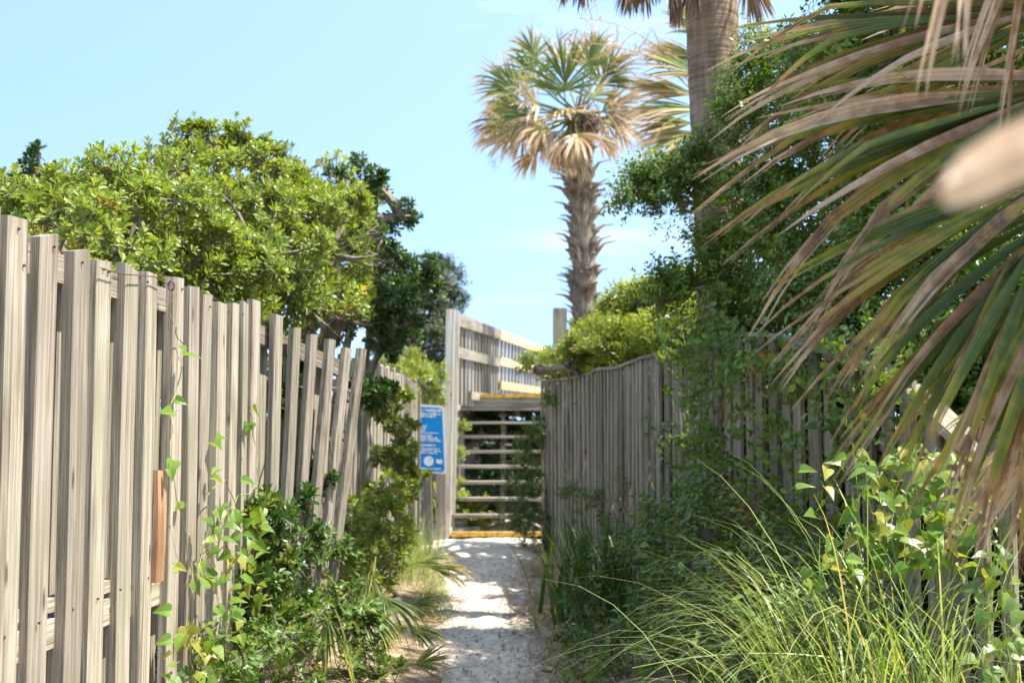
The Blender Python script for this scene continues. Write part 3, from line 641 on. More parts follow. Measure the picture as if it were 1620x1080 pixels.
def shrub(name, label, cat, base, lobes, tpls, key, mats, seed, parts=60, sub=9, per=16, scale=(0.8, 1.15), group=None, subr=(0.26, 0.42), fill=0.25, up=0.55,
          trunk_r=0.05, cut=None, far=None, sprays=(), stem_name='trunk', crown_name='crown', bark=None, nstem=3):
    rng = np.random.default_rng(seed)
    base = (base[0], base[1], float(gh(base[0], base[1]))) if len(base) == 2 else tuple(base)
    th_ = thing(name, base, label, cat, group)
    pos, ax, clumps = crown(lobes, rng, sub, per, subr, fill, up)
    if cut is not None: k = cut(pos); pos, ax = pos[k], ax[k]
    for q in sprays:      # loose shoots standing out of the crown
        n_ = int(rng.integers(7, 13)); e = norm(rng.normal(size=(n_, 3)) * np.array([1, 1, 0.5]) + np.array([0, 0, 0.3]))
        pos = np.concatenate([pos, q + e * rng.uniform(0.03, 0.14, n_)[:, None]]); ax = np.concatenate([ax, norm(e * 0.5 + np.array([0, 0, 0.8]))])
        c0_ = min((np.asarray(c, float) for c, r in lobes), key=lambda c: np.linalg.norm(c - q)); clumps.append((np.asarray(q, float), 0.15, c0_))
    sc = rng.uniform(*scale, len(pos))
    # the clusters that face the camera nearest become parts of their own
    chosen = np.zeros(len(pos), bool)
    if parts:
        d = np.linalg.norm(pos - np.array([0, 0, EYE]), axis=1); front = np.argsort(d)[:max(parts * 3, 10)]
        sel = rng.permutation(front)[:parts]; chosen[sel] = True
        Rm = rotz_to(ax[sel], rng)
        for j, i in enumerate(sel):
            kk = int(rng.integers(0, len(tpls))); me = tpl_mesh((key, kk), tpls[kk], mats)
            o = link('leaf_cluster', me, th_)
            o.matrix_basis = Matrix.Translation(pos[i]) @ Matrix(Rm[j].tolist()).to_4x4() @ Matrix.Scale(sc[i], 4)
    m = scatter(far or tpls, pos[~chosen], ax[~chosen], sc[~chosen], rng)
    o = m.build(crown_name, mats, th_, kind='stuff')
    b = MB(); base = np.array(base)
    main = [(np.asarray(c, float)) for c, r in lobes]
    for i, c in enumerate(main):
        off = np.array([rng.uniform(-.12, .12), rng.uniform(-.12, .12), -0.05]); b_ = base
        if i > 1:
            dd_ = [np.linalg.norm(c - q) for q in main[:i]]; j_ = int(np.argmin(dd_))
            if dd_[j_] < np.linalg.norm(c - base): b_ = main[j_]; off = off * 0
        mid = b_ + off + (c - b_) * 0.5 + np.array([rng.uniform(-.1, .1), rng.uniform(-.1, .1), 0.12 * (c - b_)[2]])
        pts = bez(b_ + off, mid, c, 7); V, T = tube(pts, np.linspace(trunk_r, trunk_r * 0.4, 7), 6); b.add(V, T)
    for cc, cr_, c in clumps:
        mid = (c + cc) / 2 + rng.normal(size=3) * 0.06; pts = bez(c, mid, cc, 5); V, T = tube(pts, np.linspace(trunk_r * 0.35, trunk_r * 0.1 + 0.001, 5), 4); b.add(V, T)
        near_ = np.where(np.linalg.norm(pos - cc, axis=1) < cr_)[0][:nstem * 3]
        for i in near_[:nstem]:
            V, T = tube(bez(cc, (cc + pos[i]) / 2 + rng.normal(size=3) * 0.02, pos[i] - ax[i] * 0.06 * sc[i], 4), [0.004, 0.0035, 0.003, 0.0025], 3); b.add(V, T)
    b.build(stem_name, bark or M_BARK, th_)
    return th_

def lob(*rows):
    return [(P(px, py, d), r) for px, py, d, r in rows]

# --- left: the big glossy shrub over the fence
def behind_left(p):    # keep it on its own side of the near fence
    lim = np.interp(p[:, 1], [2, 5.6, 6.9, 9, 14], [-1.62, -1.50, -1.20, -1.36, -1.2])
    return (p[:, 0] < lim) | ((p[:, 2] > 2.0) & (p[:, 0] < lim + 0.35))
big = shrub('evergreen_shrub', 'big bright green rounded shrub with glossy whorled leaves above the left fence', 'shrub', (-2.6, 7.2),
      lob((120, 360, 6.2, .28), (40, 370, 5.6, .28), (215, 348, 7.0, .36), (330, 240, 7.6, .20), (365, 238, 7.7, .14), (285, 250, 7.6, .13), (420, 265, 7.8, .16), (300, 345, 7.2, .40), (420, 325, 7.6, .32), (400, 400, 6.9, .45), (505, 335, 8.2, .28),
          (520, 400, 7.6, .42), (200, 400, 5.8, .40), (100, 430, 5.0, .36), (470, 480, 7.2, .4), (555, 365, 8.4, .22), (570, 420, 8.2, .30), (240, 330, 8.0, .28), (300, 450, 6.2, .42), (350, 480, 6.6, .4), (540, 500, 7.6, .3), (130, 620, 4.9, .42), (300, 650, 6.2, .5), (470, 640, 7.8, .5), (230, 850, 5.6, .5), (430, 860, 7.4, .5), (70, 305, 6.4, .10), (150, 300, 6.8, .11), (460, 275, 8, .18), (10, 350, 5.6, .2)),
      S_PITTO, 'pitto', (M_PITTO, M_TWIG), 21, parts=260, sub=11, per=20, cut=behind_left, far=S_PITTO_FAR, subr=(0.3, 0.5), scale=(0.52, 1.0), sprays=[P(x, y, d) for x, y, d in ((262, 232, 7.6), (280, 212, 7.6), (320, 208, 7.6), (348, 216, 7.6), (376, 207, 7.7), (300, 240, 7.5), (385, 245, 7.7), (432, 240, 7.8), (452, 255, 7.8), (510, 254, 8.1), (528, 262, 8.2), (215, 268, 7.2), (150, 268, 6.8), (105, 280, 6.4), (48, 300, 6.0), (100, 305, 6.2), (185, 290, 6.9), (240, 250, 7.4), (480, 285, 8.0), (545, 300, 8.3), (575, 330, 8.4), (30, 305, 5.8), (130, 290, 6.5), (405, 225, 7.7), (300, 205, 7.6), (255, 265, 7.3), (590, 370, 8.4), (585, 410, 8.3))])
m = MB(); V, T = tube([P(50, 318, 5.5), P(57, 330, 5.5), P(66, 347, 5.5), P(90, 400, 5.7)], [0.016, 0.017, 0.017, 0.014], 7); m.add(V, T); m.build('branch', M_BARK, big)['label'] = 'bare sawn branch end'
m = MB()
for (x0, y0, x1, y1, d) in ((300, 330, 290, 225, 7.6), (300, 330, 320, 230, 7.6), (470, 350, 478, 280, 8.2), (420, 330, 440, 265, 7.9), (100, 345, 112, 300, 6.2), (330, 380, 345, 335, 7.3)):
    V, T = tube(bez(P(x0, y0, d), P((x0 + x1) / 2 + 6, (y0 + y1) / 2, d), P(x1, y1, d), 5), [0.014, 0.012, 0.010, 0.008, 0.006], 5); m.add(V, T)
m.build('branch', M_BARK, big)
shrub('dark_shrub', 'small dark green sprig-topped tree rising at the far left edge behind the bright shrub', 'shrub', (-3.4, 8.2),
      lob((62, 275, 8.6, .17), (40, 300, 8.5, .16), (85, 290, 8.6, .12)), S_PITTO_FAR, 'pittof', (M_PITTO_D, M_TWIG), 22, parts=12, sub=7, per=12)
shrub('dark_shrub', 'dark green branching shrub against the sky at the right end of the bright shrub', 'shrub', (-1.75, 9.4),
      lob((560, 285, 9.3, .19), (600, 300, 9.4, .16), (630, 345, 9.4, .15), (585, 345, 9.3, .17), (555, 340, 9.2, .2), (600, 385, 9.2, .14)), S_PITTO_FAR, 'pittof', (M_PITTO_D, M_TWIG), 23, parts=60, sub=9, per=10, up=0.2)
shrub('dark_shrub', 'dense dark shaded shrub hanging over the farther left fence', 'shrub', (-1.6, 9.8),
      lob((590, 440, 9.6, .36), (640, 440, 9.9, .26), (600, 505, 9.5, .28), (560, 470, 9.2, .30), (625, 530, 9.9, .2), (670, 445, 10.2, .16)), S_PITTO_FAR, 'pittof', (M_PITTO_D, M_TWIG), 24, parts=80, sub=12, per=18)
shrub('small_tree', 'grey-green fine-leaved tree with see-through crown left of the tall stair post', 'tree', (-1.75, 17.0),
      lob((690, 460, 17, .36), (665, 500, 17, .42), (705, 440, 17.2, .24), (650, 560, 16.8, .45), (690, 545, 16.8, .30), (700, 500, 17, .28), (670, 620, 16.6, .42)), S_OAK, 'oak', (M_OAK, M_TWIG), 25, parts=40, sub=9, per=10, fill=0.15, scale=(0.7, 1.1), trunk_r=0.04)
shrub('lime_shrub', 'low yellow-green shrub showing above the far end of the left fence', 'shrub', (-1.35, 13.4),
      lob((640, 590, 13.2, .22), (672, 600, 13.8, .17), (625, 600, 12.6, .2), (680, 640, 14, .16), (690, 800, 14.6, .22), (676, 720, 14.4, .22)), S_LIME, 'lime', (M_LIME, M_TWIG), 26, parts=40, sub=10, per=14, scale=(0.7, 1.0))

# --- left: shrubs on the path side
shrub('evergreen_shrub', 'leafy glossy shrub climbing through the gap between the two left fences', 'shrub', (-0.95, 9.3),
      lob((590, 870, 8.4, .21), (560, 900, 8.0, .2), (622, 660, 9.5, .16), (642, 715, 9.7, .15), (632, 785, 9.4, .18), (600, 800, 8.8, .19), (640, 625, 9.9, .08), (642, 850, 9.8, .13), (622, 735, 9.4, .12), (575, 840, 8.2, .17), (655, 760, 9.8, .10)),
      S_PITTO, 'pitto', (M_PITTO, M_TWIG), 27, parts=150, sub=13, per=13, subr=(0.4, 0.75), scale=(0.65, 1.05), trunk_r=0.022)
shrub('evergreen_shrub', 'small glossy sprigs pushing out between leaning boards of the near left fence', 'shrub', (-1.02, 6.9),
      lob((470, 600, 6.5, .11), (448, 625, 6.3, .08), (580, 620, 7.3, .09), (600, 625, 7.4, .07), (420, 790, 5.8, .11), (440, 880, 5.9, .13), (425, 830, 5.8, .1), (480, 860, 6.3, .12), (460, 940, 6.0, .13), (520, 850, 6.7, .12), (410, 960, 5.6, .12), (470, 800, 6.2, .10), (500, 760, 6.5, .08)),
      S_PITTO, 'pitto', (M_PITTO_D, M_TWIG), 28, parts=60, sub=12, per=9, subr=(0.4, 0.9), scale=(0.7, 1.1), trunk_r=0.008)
shrub('leafy_weed', 'bright low leafy shrub at the foot of the near left fence', 'shrub', (-0.85, 6.2),
      lob((500, 890, 6.2, .11), (520, 960, 6.1, .14), (440, 1000, 5.6, .16), (560, 1000, 6.2, .15), (380, 1040, 5.2, .17), (490, 1050, 5.8, .17), (420, 930, 5.7, .09), (600, 1060, 6.1, .14), (310, 1080, 4.9, .14)),
      S_WEED + S_PITTO[:2], 'weedp', (M_VINE_D, M_TWIG), 29, parts=120, sub=11, per=11, scale=(0.65, 1.1), trunk_r=0.008)

# --- fan palm leaves
def fan_segment(hub, d, side, nrm, L, W, droop, rng, sec=9, kink=0.0, dead=0.0, tipage=1.0, start=0.0):
    """one leaf segment: a folded ribbon that droops towards its tip, which is split in two"""
    p = np.array(hub, float) + d * start; V = []; age = []; ac = []; dd = norm(d); step = L / (sec - 1)
    sp = rng.uniform(0.55, 0.8); gap = rng.uniform(0.1, 0.5) * W; tw = rng.normal(0, 0.25)
    for i in range(sec):
        t = i / (sec - 1)
        s = norm(np.cross(dd, nrm)); nn = norm(np.cross(s, dd)); q = tw * t; s, nn = s * cos(q) + nn * sin(q), nn * cos(q) - s * sin(q)
        w = W * (0.18 + 0.82 * min(1, t / 0.38) ** 0.8 if t < 0.38 else max(0.03, 1 - ((t - 0.38) / 0.62) ** 1.5 * 0.97)) * 0.5
        f = 0.32 + 0.5 * t; g2 = gap * max(0, t - sp) / (1 - sp); m_ = p - nn * w * 0.15
        dl = np.array([0, 0, -1.0]) * g2 * 1.2
        V += [p - s * (w + g2) + nn * w * f, m_ - s * g2, m_ + s * g2 + dl, p + s * (w + g2) + nn * w * f + dl]; ac += [0, 0.5, 0.5, 1]
        a = 0.05 + 0.28 * t + dead + tipage * max(0, t - 0.55) ** 1.2 * 1.3; age += [min(1, a + 0.04), min(1, max(0, a - 0.03)), min(1, max(0, a - 0.03)), min(1, a + 0.04)]
        g = droop * (0.25 + 2.0 * t * t) * step / L + (kink * step if 0.55 < t < 0.75 else 0)
        dd = norm(dd + np.array([0, 0, -g]) + rng.normal(size=3) * 0.015)
        p = p + dd * step
    T = []
    for i in range(sec - 1):
        for j in (0, 2):
            a = i * 4 + j; T += [(a, a + 1, a + 5), (a, a + 5, a + 4)]
    return np.array(V), np.array(T), np.clip(np.array(age), 0, 1), np.array(ac)

def fan(parent, hub, axis, nrm, n, spread, L, W, droop, seed, mat, dead=(0, 0.2), separate=True, petiole=None, kinks=0.2, tip=(0.5, 1.4), sec=9, thick=0.014, name='frond', only=None, pet_mat=None, costa=0.22, jit=0.03, brown=0.0):
    rng = np.random.default_rng(seed)
    hub = np.array(hub, float); a = norm(axis); nrm = np.array(nrm, float); side = norm(np.cross(a, nrm)); n_ = norm(np.cross(side, a))
    m = MB()
    # petiole and the costa that runs into the blade
    pts = [hub + a * L * costa, hub]
    if petiole is not None: pts = list(bez(petiole, hub - a * np.linalg.norm(hub - np.array(petiole)) * 0.4, hub, 7)) + [hub + a * L * costa]
    V, T = tube(pts, np.linspace(thick, thick * 0.35, len(pts)) if petiole is not None else [thick * 0.3, thick * 0.7], 5); m.add(V, T, 0.4, 0.38 + rng.uniform(0, 0.2))
    segs = []
    for i in range(n):
        u = (i + 0.5) / n * 2 - 1; q = u * spread + rng.normal(0, jit)
        if only is not None and not only(u): continue
        d = norm(a * cos(q) + side * sin(q) + n_ * rng.uniform(0.0, 0.12 + jit) * (1 if i % 2 else -0.5))
        l = L * (1 - costa * (1 - abs(u)) ** 1.2 - 0.22 * abs(u) ** 2) * rng.uniform(0.86, 1.08)
        st_ = hub + a * L * costa * (1 - abs(u)) ** 1.2
        V, T, ag, acr = fan_segment(st_, d, side, n_, l, W * rng.uniform(0.55, 1.15), droop * rng.uniform(0.4, 1.7), rng, sec, kink=4.0 if rng.random() < kinks else 0, dead=rng.uniform(*dead) if rng.random() >= brown else rng.uniform(0.54, 0.8), tipage=rng.uniform(*tip))
        segs.append((V, T, ag, acr if mat is not M_PALM_DEAD else rng.random()))
    if separate:
        o = m.build(name, mat, parent)
        for V, T, ag, r in segs:
            c = link('leaf_segment', mesh_np('leaf_segment', V, T, {'age': ag, 'rnd': r}, smooth=False), o, (mat,))
            c.matrix_parent_inverse = Matrix.Identity(4) if parent is None else Matrix.Identity(4)
        return o
    for V, T, ag, r in segs: m.add(V, T, r, ag)
    return m.build(name, mat, parent)

# --- near fan palm on the right
npalm = thing('fan_palm', (2.05, 2.5, 0), 'near fan palm reaching in from the right with large browning drooping fronds', 'palm')
m = MB(); V, T = tube([(2.05, 2.5, -0.1), (2.05, 2.5, 0.7), (2.06, 2.5, 1.5), (2.03, 2.52, 2.1)], [0.17, 0.16, 0.17, 0.14], 12); m.add(V, T); m.build('trunk', M_BOOT, npalm)
crn = np.array([2.03, 2.52, 2.1])
def nf(hub, tipp, nrm, n, spread, W, droop, seed, **k):
    h = P(*hub); a = P(*tipp) - h; L = np.linalg.norm(a) * 1.05
    return fan(npalm, h, a, nrm, n, spread, L, W, droop * 0.8, seed, M_PALM, petiole=crn, jit=0.12, brown=0.28, **k)
nf((1700, 0, 2.75), (1150, 120, 2.95), (-0.25, -0.75, 0.6), 24, 0.50, 0.034, 0.5, 41, dead=(0.1, 0.45), tip=(0.4, 1.8), kinks=0.35)
nf((1740, 120, 2.60), (1120, 310, 2.75), (-0.3, -0.8, 0.5), 23, 0.46, 0.040, 0.6, 42, dead=(0.05, 0.42), tip=(0.3, 1.7), kinks=0.35)
nf((1720, 250, 2.40), (1215, 520, 2.55), (-0.4, -0.8, 0.4), 21, 0.42, 0.030, 0.6, 51, dead=(0.0, 0.42), tip=(0.3, 1.7), kinks=0.35)
nf((1700, 310, 2.35), (1330, 720, 2.5), (-0.5, -0.8, 0.3), 16, 0.40, 0.030, 0.5, 43, dead=(-0.05, 0.35), tip=(0.3, 1.5), kinks=0.25)
nf((1690, 380, 2.30), (1530, 880, 2.4), (-0.6, -0.75, 0.2), 12, 0.36, 0.034, 0.35, 44, dead=(-0.1, 0.3), tip=(0.4, 1.5))
nf((1770, 560, 2.65), (1510, 840, 2.8), (-0.4, -0.8, 0.4), 12, 0.45, 0.036, 0.5, 45, dead=(0.6, 0.75), tip=(0.0, 0.4))
nf((1560, -330, 1.75), (1480, 130, 1.70), (0.1, -1, 0.1), 5, 0.26, 0.030, 0.2, 46, dead=(0.5, 0.75), tip=(0.3, 0.8), kinks=0)
nf((1640, -200, 2.3), (1560, 230, 2.3), (0.1, -1, 0.1), 10, 0.28, 0.016, 0.3, 52, dead=(0.5, 0.75), tip=(0.2, 0.7), kinks=0)
nf((1900, 20, 3.1), (1400, 40, 3.3), (-0.2, -0.6, 0.8), 18, 0.6, 0.040, 0.6, 47, dead=(0, 0.4))
nf((1800, -160, 2.7), (1350, -230, 3.0), (0.0, -0.35, 0.95), 22, 1.2, 0.055, 0.5, 48, dead=(0, 0.2))  # this frond and the next sit above the view, added for their shade
nf((2000, -350, 2.3), (1700, -700, 2.6), (0.2, -0.2, 0.9), 22, 1.3, 0.055, 0.5, 49, dead=(0, 0.2))
rng = np.random.default_rng(160)
for i in range(10):  # rest of the palm's crown above the view, put in to shade its fronds
    q = 2 * pi * i / 10 + 0.3; el = rng.uniform(0.25, 1.1); d = np.array([cos(q) * cos(el), sin(q) * cos(el), sin(el)]); h = crn + np.array([0, 0, 0.15]) + d * rng.uniform(0.55, 0.8)
    if h[2] < 2.45: h[2] = 2.45
    fan(npalm, h, d, np.array([-d[0] * sin(el), -d[1] * sin(el), cos(el)]), 22, 1.25, 0.8, 0.055, 0.35, 700 + i, M_PALM, dead=(0, 0.25), separate=False, petiole=crn, sec=7, kinks=0.1)
# one dry tip hanging very near the lens
m = MB(); V = []; ag = []
for k, (x, y, d, w_) in enumerate(((2050, 30, .70, .032), (1900, 95, .65, .036), (1760, 162, .60, .038), (1640, 228, .57, .038), (1560, 264, .555, .036), (1515, 284, .55, .029), (1495, 294, .548, .016), (1486, 299, .547, .004))):
    c = P(x, y, d); s_ = norm(np.array([0.30, 0.1, 1.0])); V += [c - s_ * w_ / 2, c + np.array([0, -0.003, 0]), c + s_ * w_ / 2]; ag += [1.0, 0.97, 1.0]
T = []
for i in range(7):
    for j in (0, 1): q = i * 3 + j; T += [(q, q + 1, q + 4), (q, q + 4, q + 3)]
m.add(np.array(V), T, 0.5, ag); V, T = tube(bez(P(2050, 40, .70), P(2300, -60, 1.2), crn, 9), np.linspace(0.006, 0.014, 9), 6); m.add(V, T, 0.5, 0.8); tipo = m.build('dry_frond_tip', M_PALM, npalm); tipo['label'] = 'pale dry frond tip hanging very close to the lens'

# --- middle palm by the landing
cp = thing('cabbage_palm', (1.12, 17.6, 1.3), 'cabbage palm with ragged half-dead fan crown rising behind the stairs', 'palm')
tb, tt = np.array([1.14, 17.6, 1.2]), P(915, 195, 17.6)
tp = bez(tb, (tb + tt) / 2 + np.array([0.015, 0, 0]), tt, 16)
m = MB(); V, T = tube(tp, np.linspace(0.185, 0.165, 16), 14); m.add(V, T); m.build('trunk', M_BOOT, cp, smooth=True)
rng = np.random.default_rng(61)
for i in range(280):
    f = rng.uniform(0.08, 1.0); c = tp[0] + (tp[-1] - tp[0]) * f; q = rng.uniform(0, 2 * pi); o_ = np.array([cos(q), sin(q), 0])
    l = rng.uniform(0.10, 0.20) if rng.random() < 0.5 else rng.uniform(0.25, 0.5) * (0.6 + 0.5 * f); el = rng.uniform(0.5, 1.1)
    p0 = c + o_ * 0.14; p1 = p0 + (o_ * cos(el) + np.array([0, 0, sin(el)])) * l * 0.6; p2 = p0 + (o_ * cos(el * 0.7) + np.array([0, 0, sin(el * 0.7)])) * l
    V, T = tube([p0, p1, p2], [0.06, 0.04 if l < 0.2 else 0.016, 0.012 if l < 0.2 else 0.006], 4); m = MB(); m.add(V, T, rng.random()); m.build('leaf_base', M_BOOT, cp)
hubc = tt + np.array([0, 0, 0.15])
def cfan(px, py, dd, L, ax, nrm, seed, dead, n=24, spread=1.25, droop=0.6, tip=(0.6, 1.5)):
    h = P(px - 12, py - 14, 17.6 + dd); L = L * 1.1; fan(cp, h, ax, nrm, n, spread, L, 0.05, droop, seed, M_PALM_FAR, dead=dead, separate=False, petiole=hubc, sec=7, thick=0.02, tip=tip, kinks=0.35, jit=0.09)
cfan(838, 165, -0.2, 0.80, (-0.75, 0, 0.55), (0.3, -0.9, 0.4), 1, (0.05, 0.3))
cfan(905, 160, -0.7, 0.85, (-0.05, -0.25, 0.95), (0.05, -1, 0.2), 2, (-0.05, 0.15), droop=0.3, tip=(0.1, 0.6))
cfan(860, 200, -0.5, 0.75, (-0.85, -0.2, 0.25), (0.1, -0.8, 0.5), 3, (0.0, 0.25), droop=0.9)
cfan(818, 205, 0.0, 0.62, (-0.9, 0, -0.1), (0.0, -0.9, 0.5), 4, (0.2, 0.45), droop=1.0)
cfan(960, 150, -0.1, 0.80, (0.45, 0, 0.8), (-0.1, -0.9, 0.4), 5, (0.05, 0.4))
cfan(965, 190, -0.3, 0.72, (0.75, -0.2, 0.25), (0, -0.9, 0.5), 6, (0.3, 0.6), droop=1.1)
cfan(880, 215, -0.6, 0.62, (-0.5, -0.4, -0.25), (0, -0.9, 0.4), 7, (0.4, 0.65), droop=1.2)
cfan(925, 225, -0.6, 0.62, (0.1, -0.5, -0.4), (0, -0.9, 0.4), 8, (0.45, 0.7), droop=1.2)
cfan(815, 238, 0.1, 0.52, (-0.9, 0.1, 0.0), (0.1, -0.7, 0.7), 9, (0.55, 0.8), n=16, spread=0.9, droop=0.7)
cfan(905, 130, 0.4, 0.7, (-0.2, 0.5, 0.9), (0, -0.9, -0.2), 10, (0.1, 0.5))
cfan(860, 140, 0.3, 0.72, (-0.5, 0.2, 0.8), (0.1, -0.9, 0.2), 11, (0.1, 0.4))
cfan(950, 120, 0.2, 0.6, (0.1, 0.1, 0.9), (0.1, -0.9, 0.2), 12, (0.2, 0.5))
cfan(985, 210, 0.2, 0.55, (0.7, 0.1, -0.3), (0.1, -0.9, 0.2), 13, (0.5, 0.75), droop=1.0)
cfan(845, 225, -0.2, 0.60, (-0.7, -0.3, -0.35), (0.1, -0.8, 0.4), 14, (0.5, 0.75), droop=1.2)
rng = np.random.default_rng(63)
for i in range(8):
    px = rng.uniform(858, 975); py = rng.uniform(205, 258); q = (px + 12 - 918) / 60
    cfan(px, py, rng.uniform(-0.45, 0.2), rng.uniform(0.38, 0.55), (q, rng.uniform(-0.4, 0.1), -0.7), (0.1, -0.9, 0.2), 40 + i, (0.5, 0.8), droop=1.0, n=14, spread=0.7)
rng = np.random.default_rng(62)
for i in range(18):
    px = rng.uniform(805, 990); py = rng.uniform(105, 230); ax = norm(np.array([(px - 905) / 90, rng.uniform(-0.5, 0.4), (185 - py) / 60 + 0.15]))
    cfan(px, py, rng.uniform(-0.6, 0.5), rng.uniform(0.5, 0.72), ax, (rng.uniform(-.3, .3), -0.85, 0.4), 20 + i, (0.15 + 0.3 * (py > 180), 0.5 + 0.25 * (py > 180)), droop=rng.uniform(0.5, 1.1), n=18)
def stalk(parent, pts, nb, ln, seed, r=0.012):
    rng = np.random.default_rng(seed); m = MB(); C = bez(*pts, 14); V, T = tube(C, np.linspace(r, r * 0.3, 14), 5); m.add(V, T)
    for i in range(nb):
        f = rng.uniform(0.25, 1) * 13; p = np.array([np.interp(f, range(14), C[:, k]) for k in range(3)]); d = norm(rng.normal(size=3) + np.array([0, 0, 0.3])) * ln * rng.uniform(0.5, 1.1)
        B = bez(p, p + d * 0.5 + np.array([0, 0, 0.05]), p + d + np.array([0, 0, -0.08]), 5); V, T = tube(B, np.linspace(0.005, 0.002, 5), 3); m.add(V, T)
        for j in range(7):
            q = B[rng.integers(1, 5)]; e = norm(rng.normal(size=3)) * rng.uniform(0.06, 0.16); V, T = tube([q, q + e * 0.5 + np.array([0, 0, 0.01]), q + e], 0.0022, 3); m.add(V, T)
    return m.build('flower_stalk', M_DEADTWIG, parent)
stalk(cp, (hubc, P(960, 60, 17.4), P(1040, 150, 17.2)), 14, 0.4, 71)
stalk(cp, (hubc, P(930, 70, 17.2), P(985, 330, 16.9)), 14, 0.4, 72)
stalk(cp, (hubc, P(900, 100, 17.2), P(975, 260, 17)), 12, 0.35, 73)
stalk(cp, (hubc, P(820, 230, 17.4), P(770, 260, 17.4)), 6, 0.22, 74, 0.007)

# --- tall palm behind the right fence, crown above the picture
bp_ = thing('cabbage_palm', (1.44, 8.3, 0), 'tall smooth ringed palm trunk behind the right fence, dead fronds hanging from its crown', 'palm')
b0 = np.array([P(1152, 560, 8.3)[0], 8.3, -0.1]); b1 = P(1133, 0, 8.3); b2 = P(1120, -170, 8.3)
zs = np.linspace(0, 1, 46); C = np.array([b0 + (b2 - b0) * z for z in zs])
rr = 0.168 + 0.012 * np.sin(zs * 9) + 0.010 * (np.arange(46) % 2) * (zs > 0.5) * 0.4 + 0.02 * (1 - zs)
m = MB(); V, T = tube(C, rr, 22); m.add(V, T); m.build('trunk', M_TRUNK, bp_, smooth=True)
hubb = b2 + np.array([0, 0, 0.05]); rng = np.random.default_rng(77)
for i in range(12):
    q = 2 * pi * i / 12 + rng.uniform(-.2, .2); el = rng.uniform(-0.1, 1.2); d = np.array([cos(q) * cos(el), sin(q) * cos(el), sin(el)])
    h = hubb + d * rng.uniform(0.6, 0.85)
    fan(bp_, h, d + np.array([0, 0, -0.15]), np.array([-d[0] * sin(el), -d[1] * sin(el), cos(el) + 0.05]), 24, 1.2, rng.uniform(0.65, 0.8), 0.055, 0.6, 200 + i, M_PALM_FAR, dead=(0, 0.3), separate=False, petiole=hubb, sec=7, thick=0.02)
for i, (px, py, dd, ax, L) in enumerate(((925, -62, 0, (-0.05, 0, -1), .36), (960, -75, 0.1, (0.0, 0, -1), .34), (1000, -60, -0.1, (-0.1, 0, -1), .40), (1018, -66, 0, (0.02, 0, -1), .44), (1048, -70, 0.1, (0.05, 0, -1), .36), (1066, -50, -0.15, (0.02, 0, -1), .44), (1100, -60, -0.25, (-0.15, 0, -1), .42), (1180, -60, -0.2, (0.2, 0, -1), .5), (900, -60, 0.1, (-0.15, 0, -1), .33))):
    h = P(px, py, 8.2 + dd); fan(bp_, h, ax, (0, -1, 0.1), 14, 0.34 if px != 1066 else 0.12, L, 0.05, 0.1, 230 + i, M_PALM_DEAD, dead=(0.6, 0.9), separate=False, petiole=hubb, sec=6, thick=0.015, kinks=0)
# --- third palm, its fan leaves seen between the two trunks
tpalm = thing('cabbage_palm', (2.05, 12.2, 0.1), 'yellow-green fan palm leaves showing just left of the tall smooth trunk', 'palm')
hub3 = P(1135, 210, 12.2); m = MB(); V, T = tube([(2.08, 12.2, 0), (2.07, 12.2, 1.8), hub3], [0.17, 0.16, 0.15], 10); m.add(V, T); m.build('trunk', M_BOOT, tpalm, smooth=True)
def tfan(px, py, dd, L, ax, nrm, seed, dead, spread=0.8, droop=0.4, n=20, tip=(0.5, 1.3)):
    fan(tpalm, P(px, py, 12.2 + dd), ax, nrm, n, spread, L, 0.05, droop, seed, M_PALM_FAR, dead=dead, separate=False, petiole=hub3, sec=7, thick=0.016, tip=tip, kinks=0.1)
tfan(1115, 175, -0.3, 0.88, (-1, 0, 0.05), (0.05, -0.6, 0.8), 301, (0.25, 0.5), 0.55)
tfan(1110, 120, -0.2, 0.78, (-1, 0, 0.35), (0.1, -0.7, 0.7), 302, (0.2, 0.5), 0.6)
tfan(1115, 210, -0.4, 0.80, (-1, -0.1, -0.2), (0.0, -0.7, 0.6), 303, (0.3, 0.5), 0.5)
tfan(1105, 235, -0.3, 0.60, (-0.7, 0, -0.7), (0, -1, 0.2), 304, (0.55, 0.85), 0.5)
tfan(1070, 235, -0.3, 0.48, (-0.35, 0, -1), (0, -1, 0.2), 305, (0.5, 0.8), 0.5)
tfan(1100, 150, 0.2, 0.8, (-1, 0, 0.18), (0.05, -0.7, 0.7), 308, (0.25, 0.55), 0.45)
tfan(1095, 195, 0.1, 0.7, (-1, 0, -0.05), (0.05, -0.8, 0.6), 309, (0.3, 0.6), 0.45)
tfan(1115, 95, 0.1, 0.7, (-1, 0, 0.25), (0.05, -0.7, 0.7), 310, (0.25, 0.55), 0.5)
tfan(1120, 60, 0, 0.6, (-0.7, 0, 0.7), (0.1, -0.8, 0.5), 306, (0.2, 0.5), 0.7)
tfan(1190, 100, 0, 0.8, (0.8, 0, 0.5), (-0.1, -0.8, 0.5), 307, (0.1, 0.4), 0.9)
stalk(tpalm, (hub3, P(1060, 40, 12.0), P(850, 75, 11.8)), 22, 0.3, 75, 0.010)
stalk(tpalm, (hub3, P(1050, 20, 12.0), P(900, 30, 11.8)), 14, 0.3, 76, 0.008)

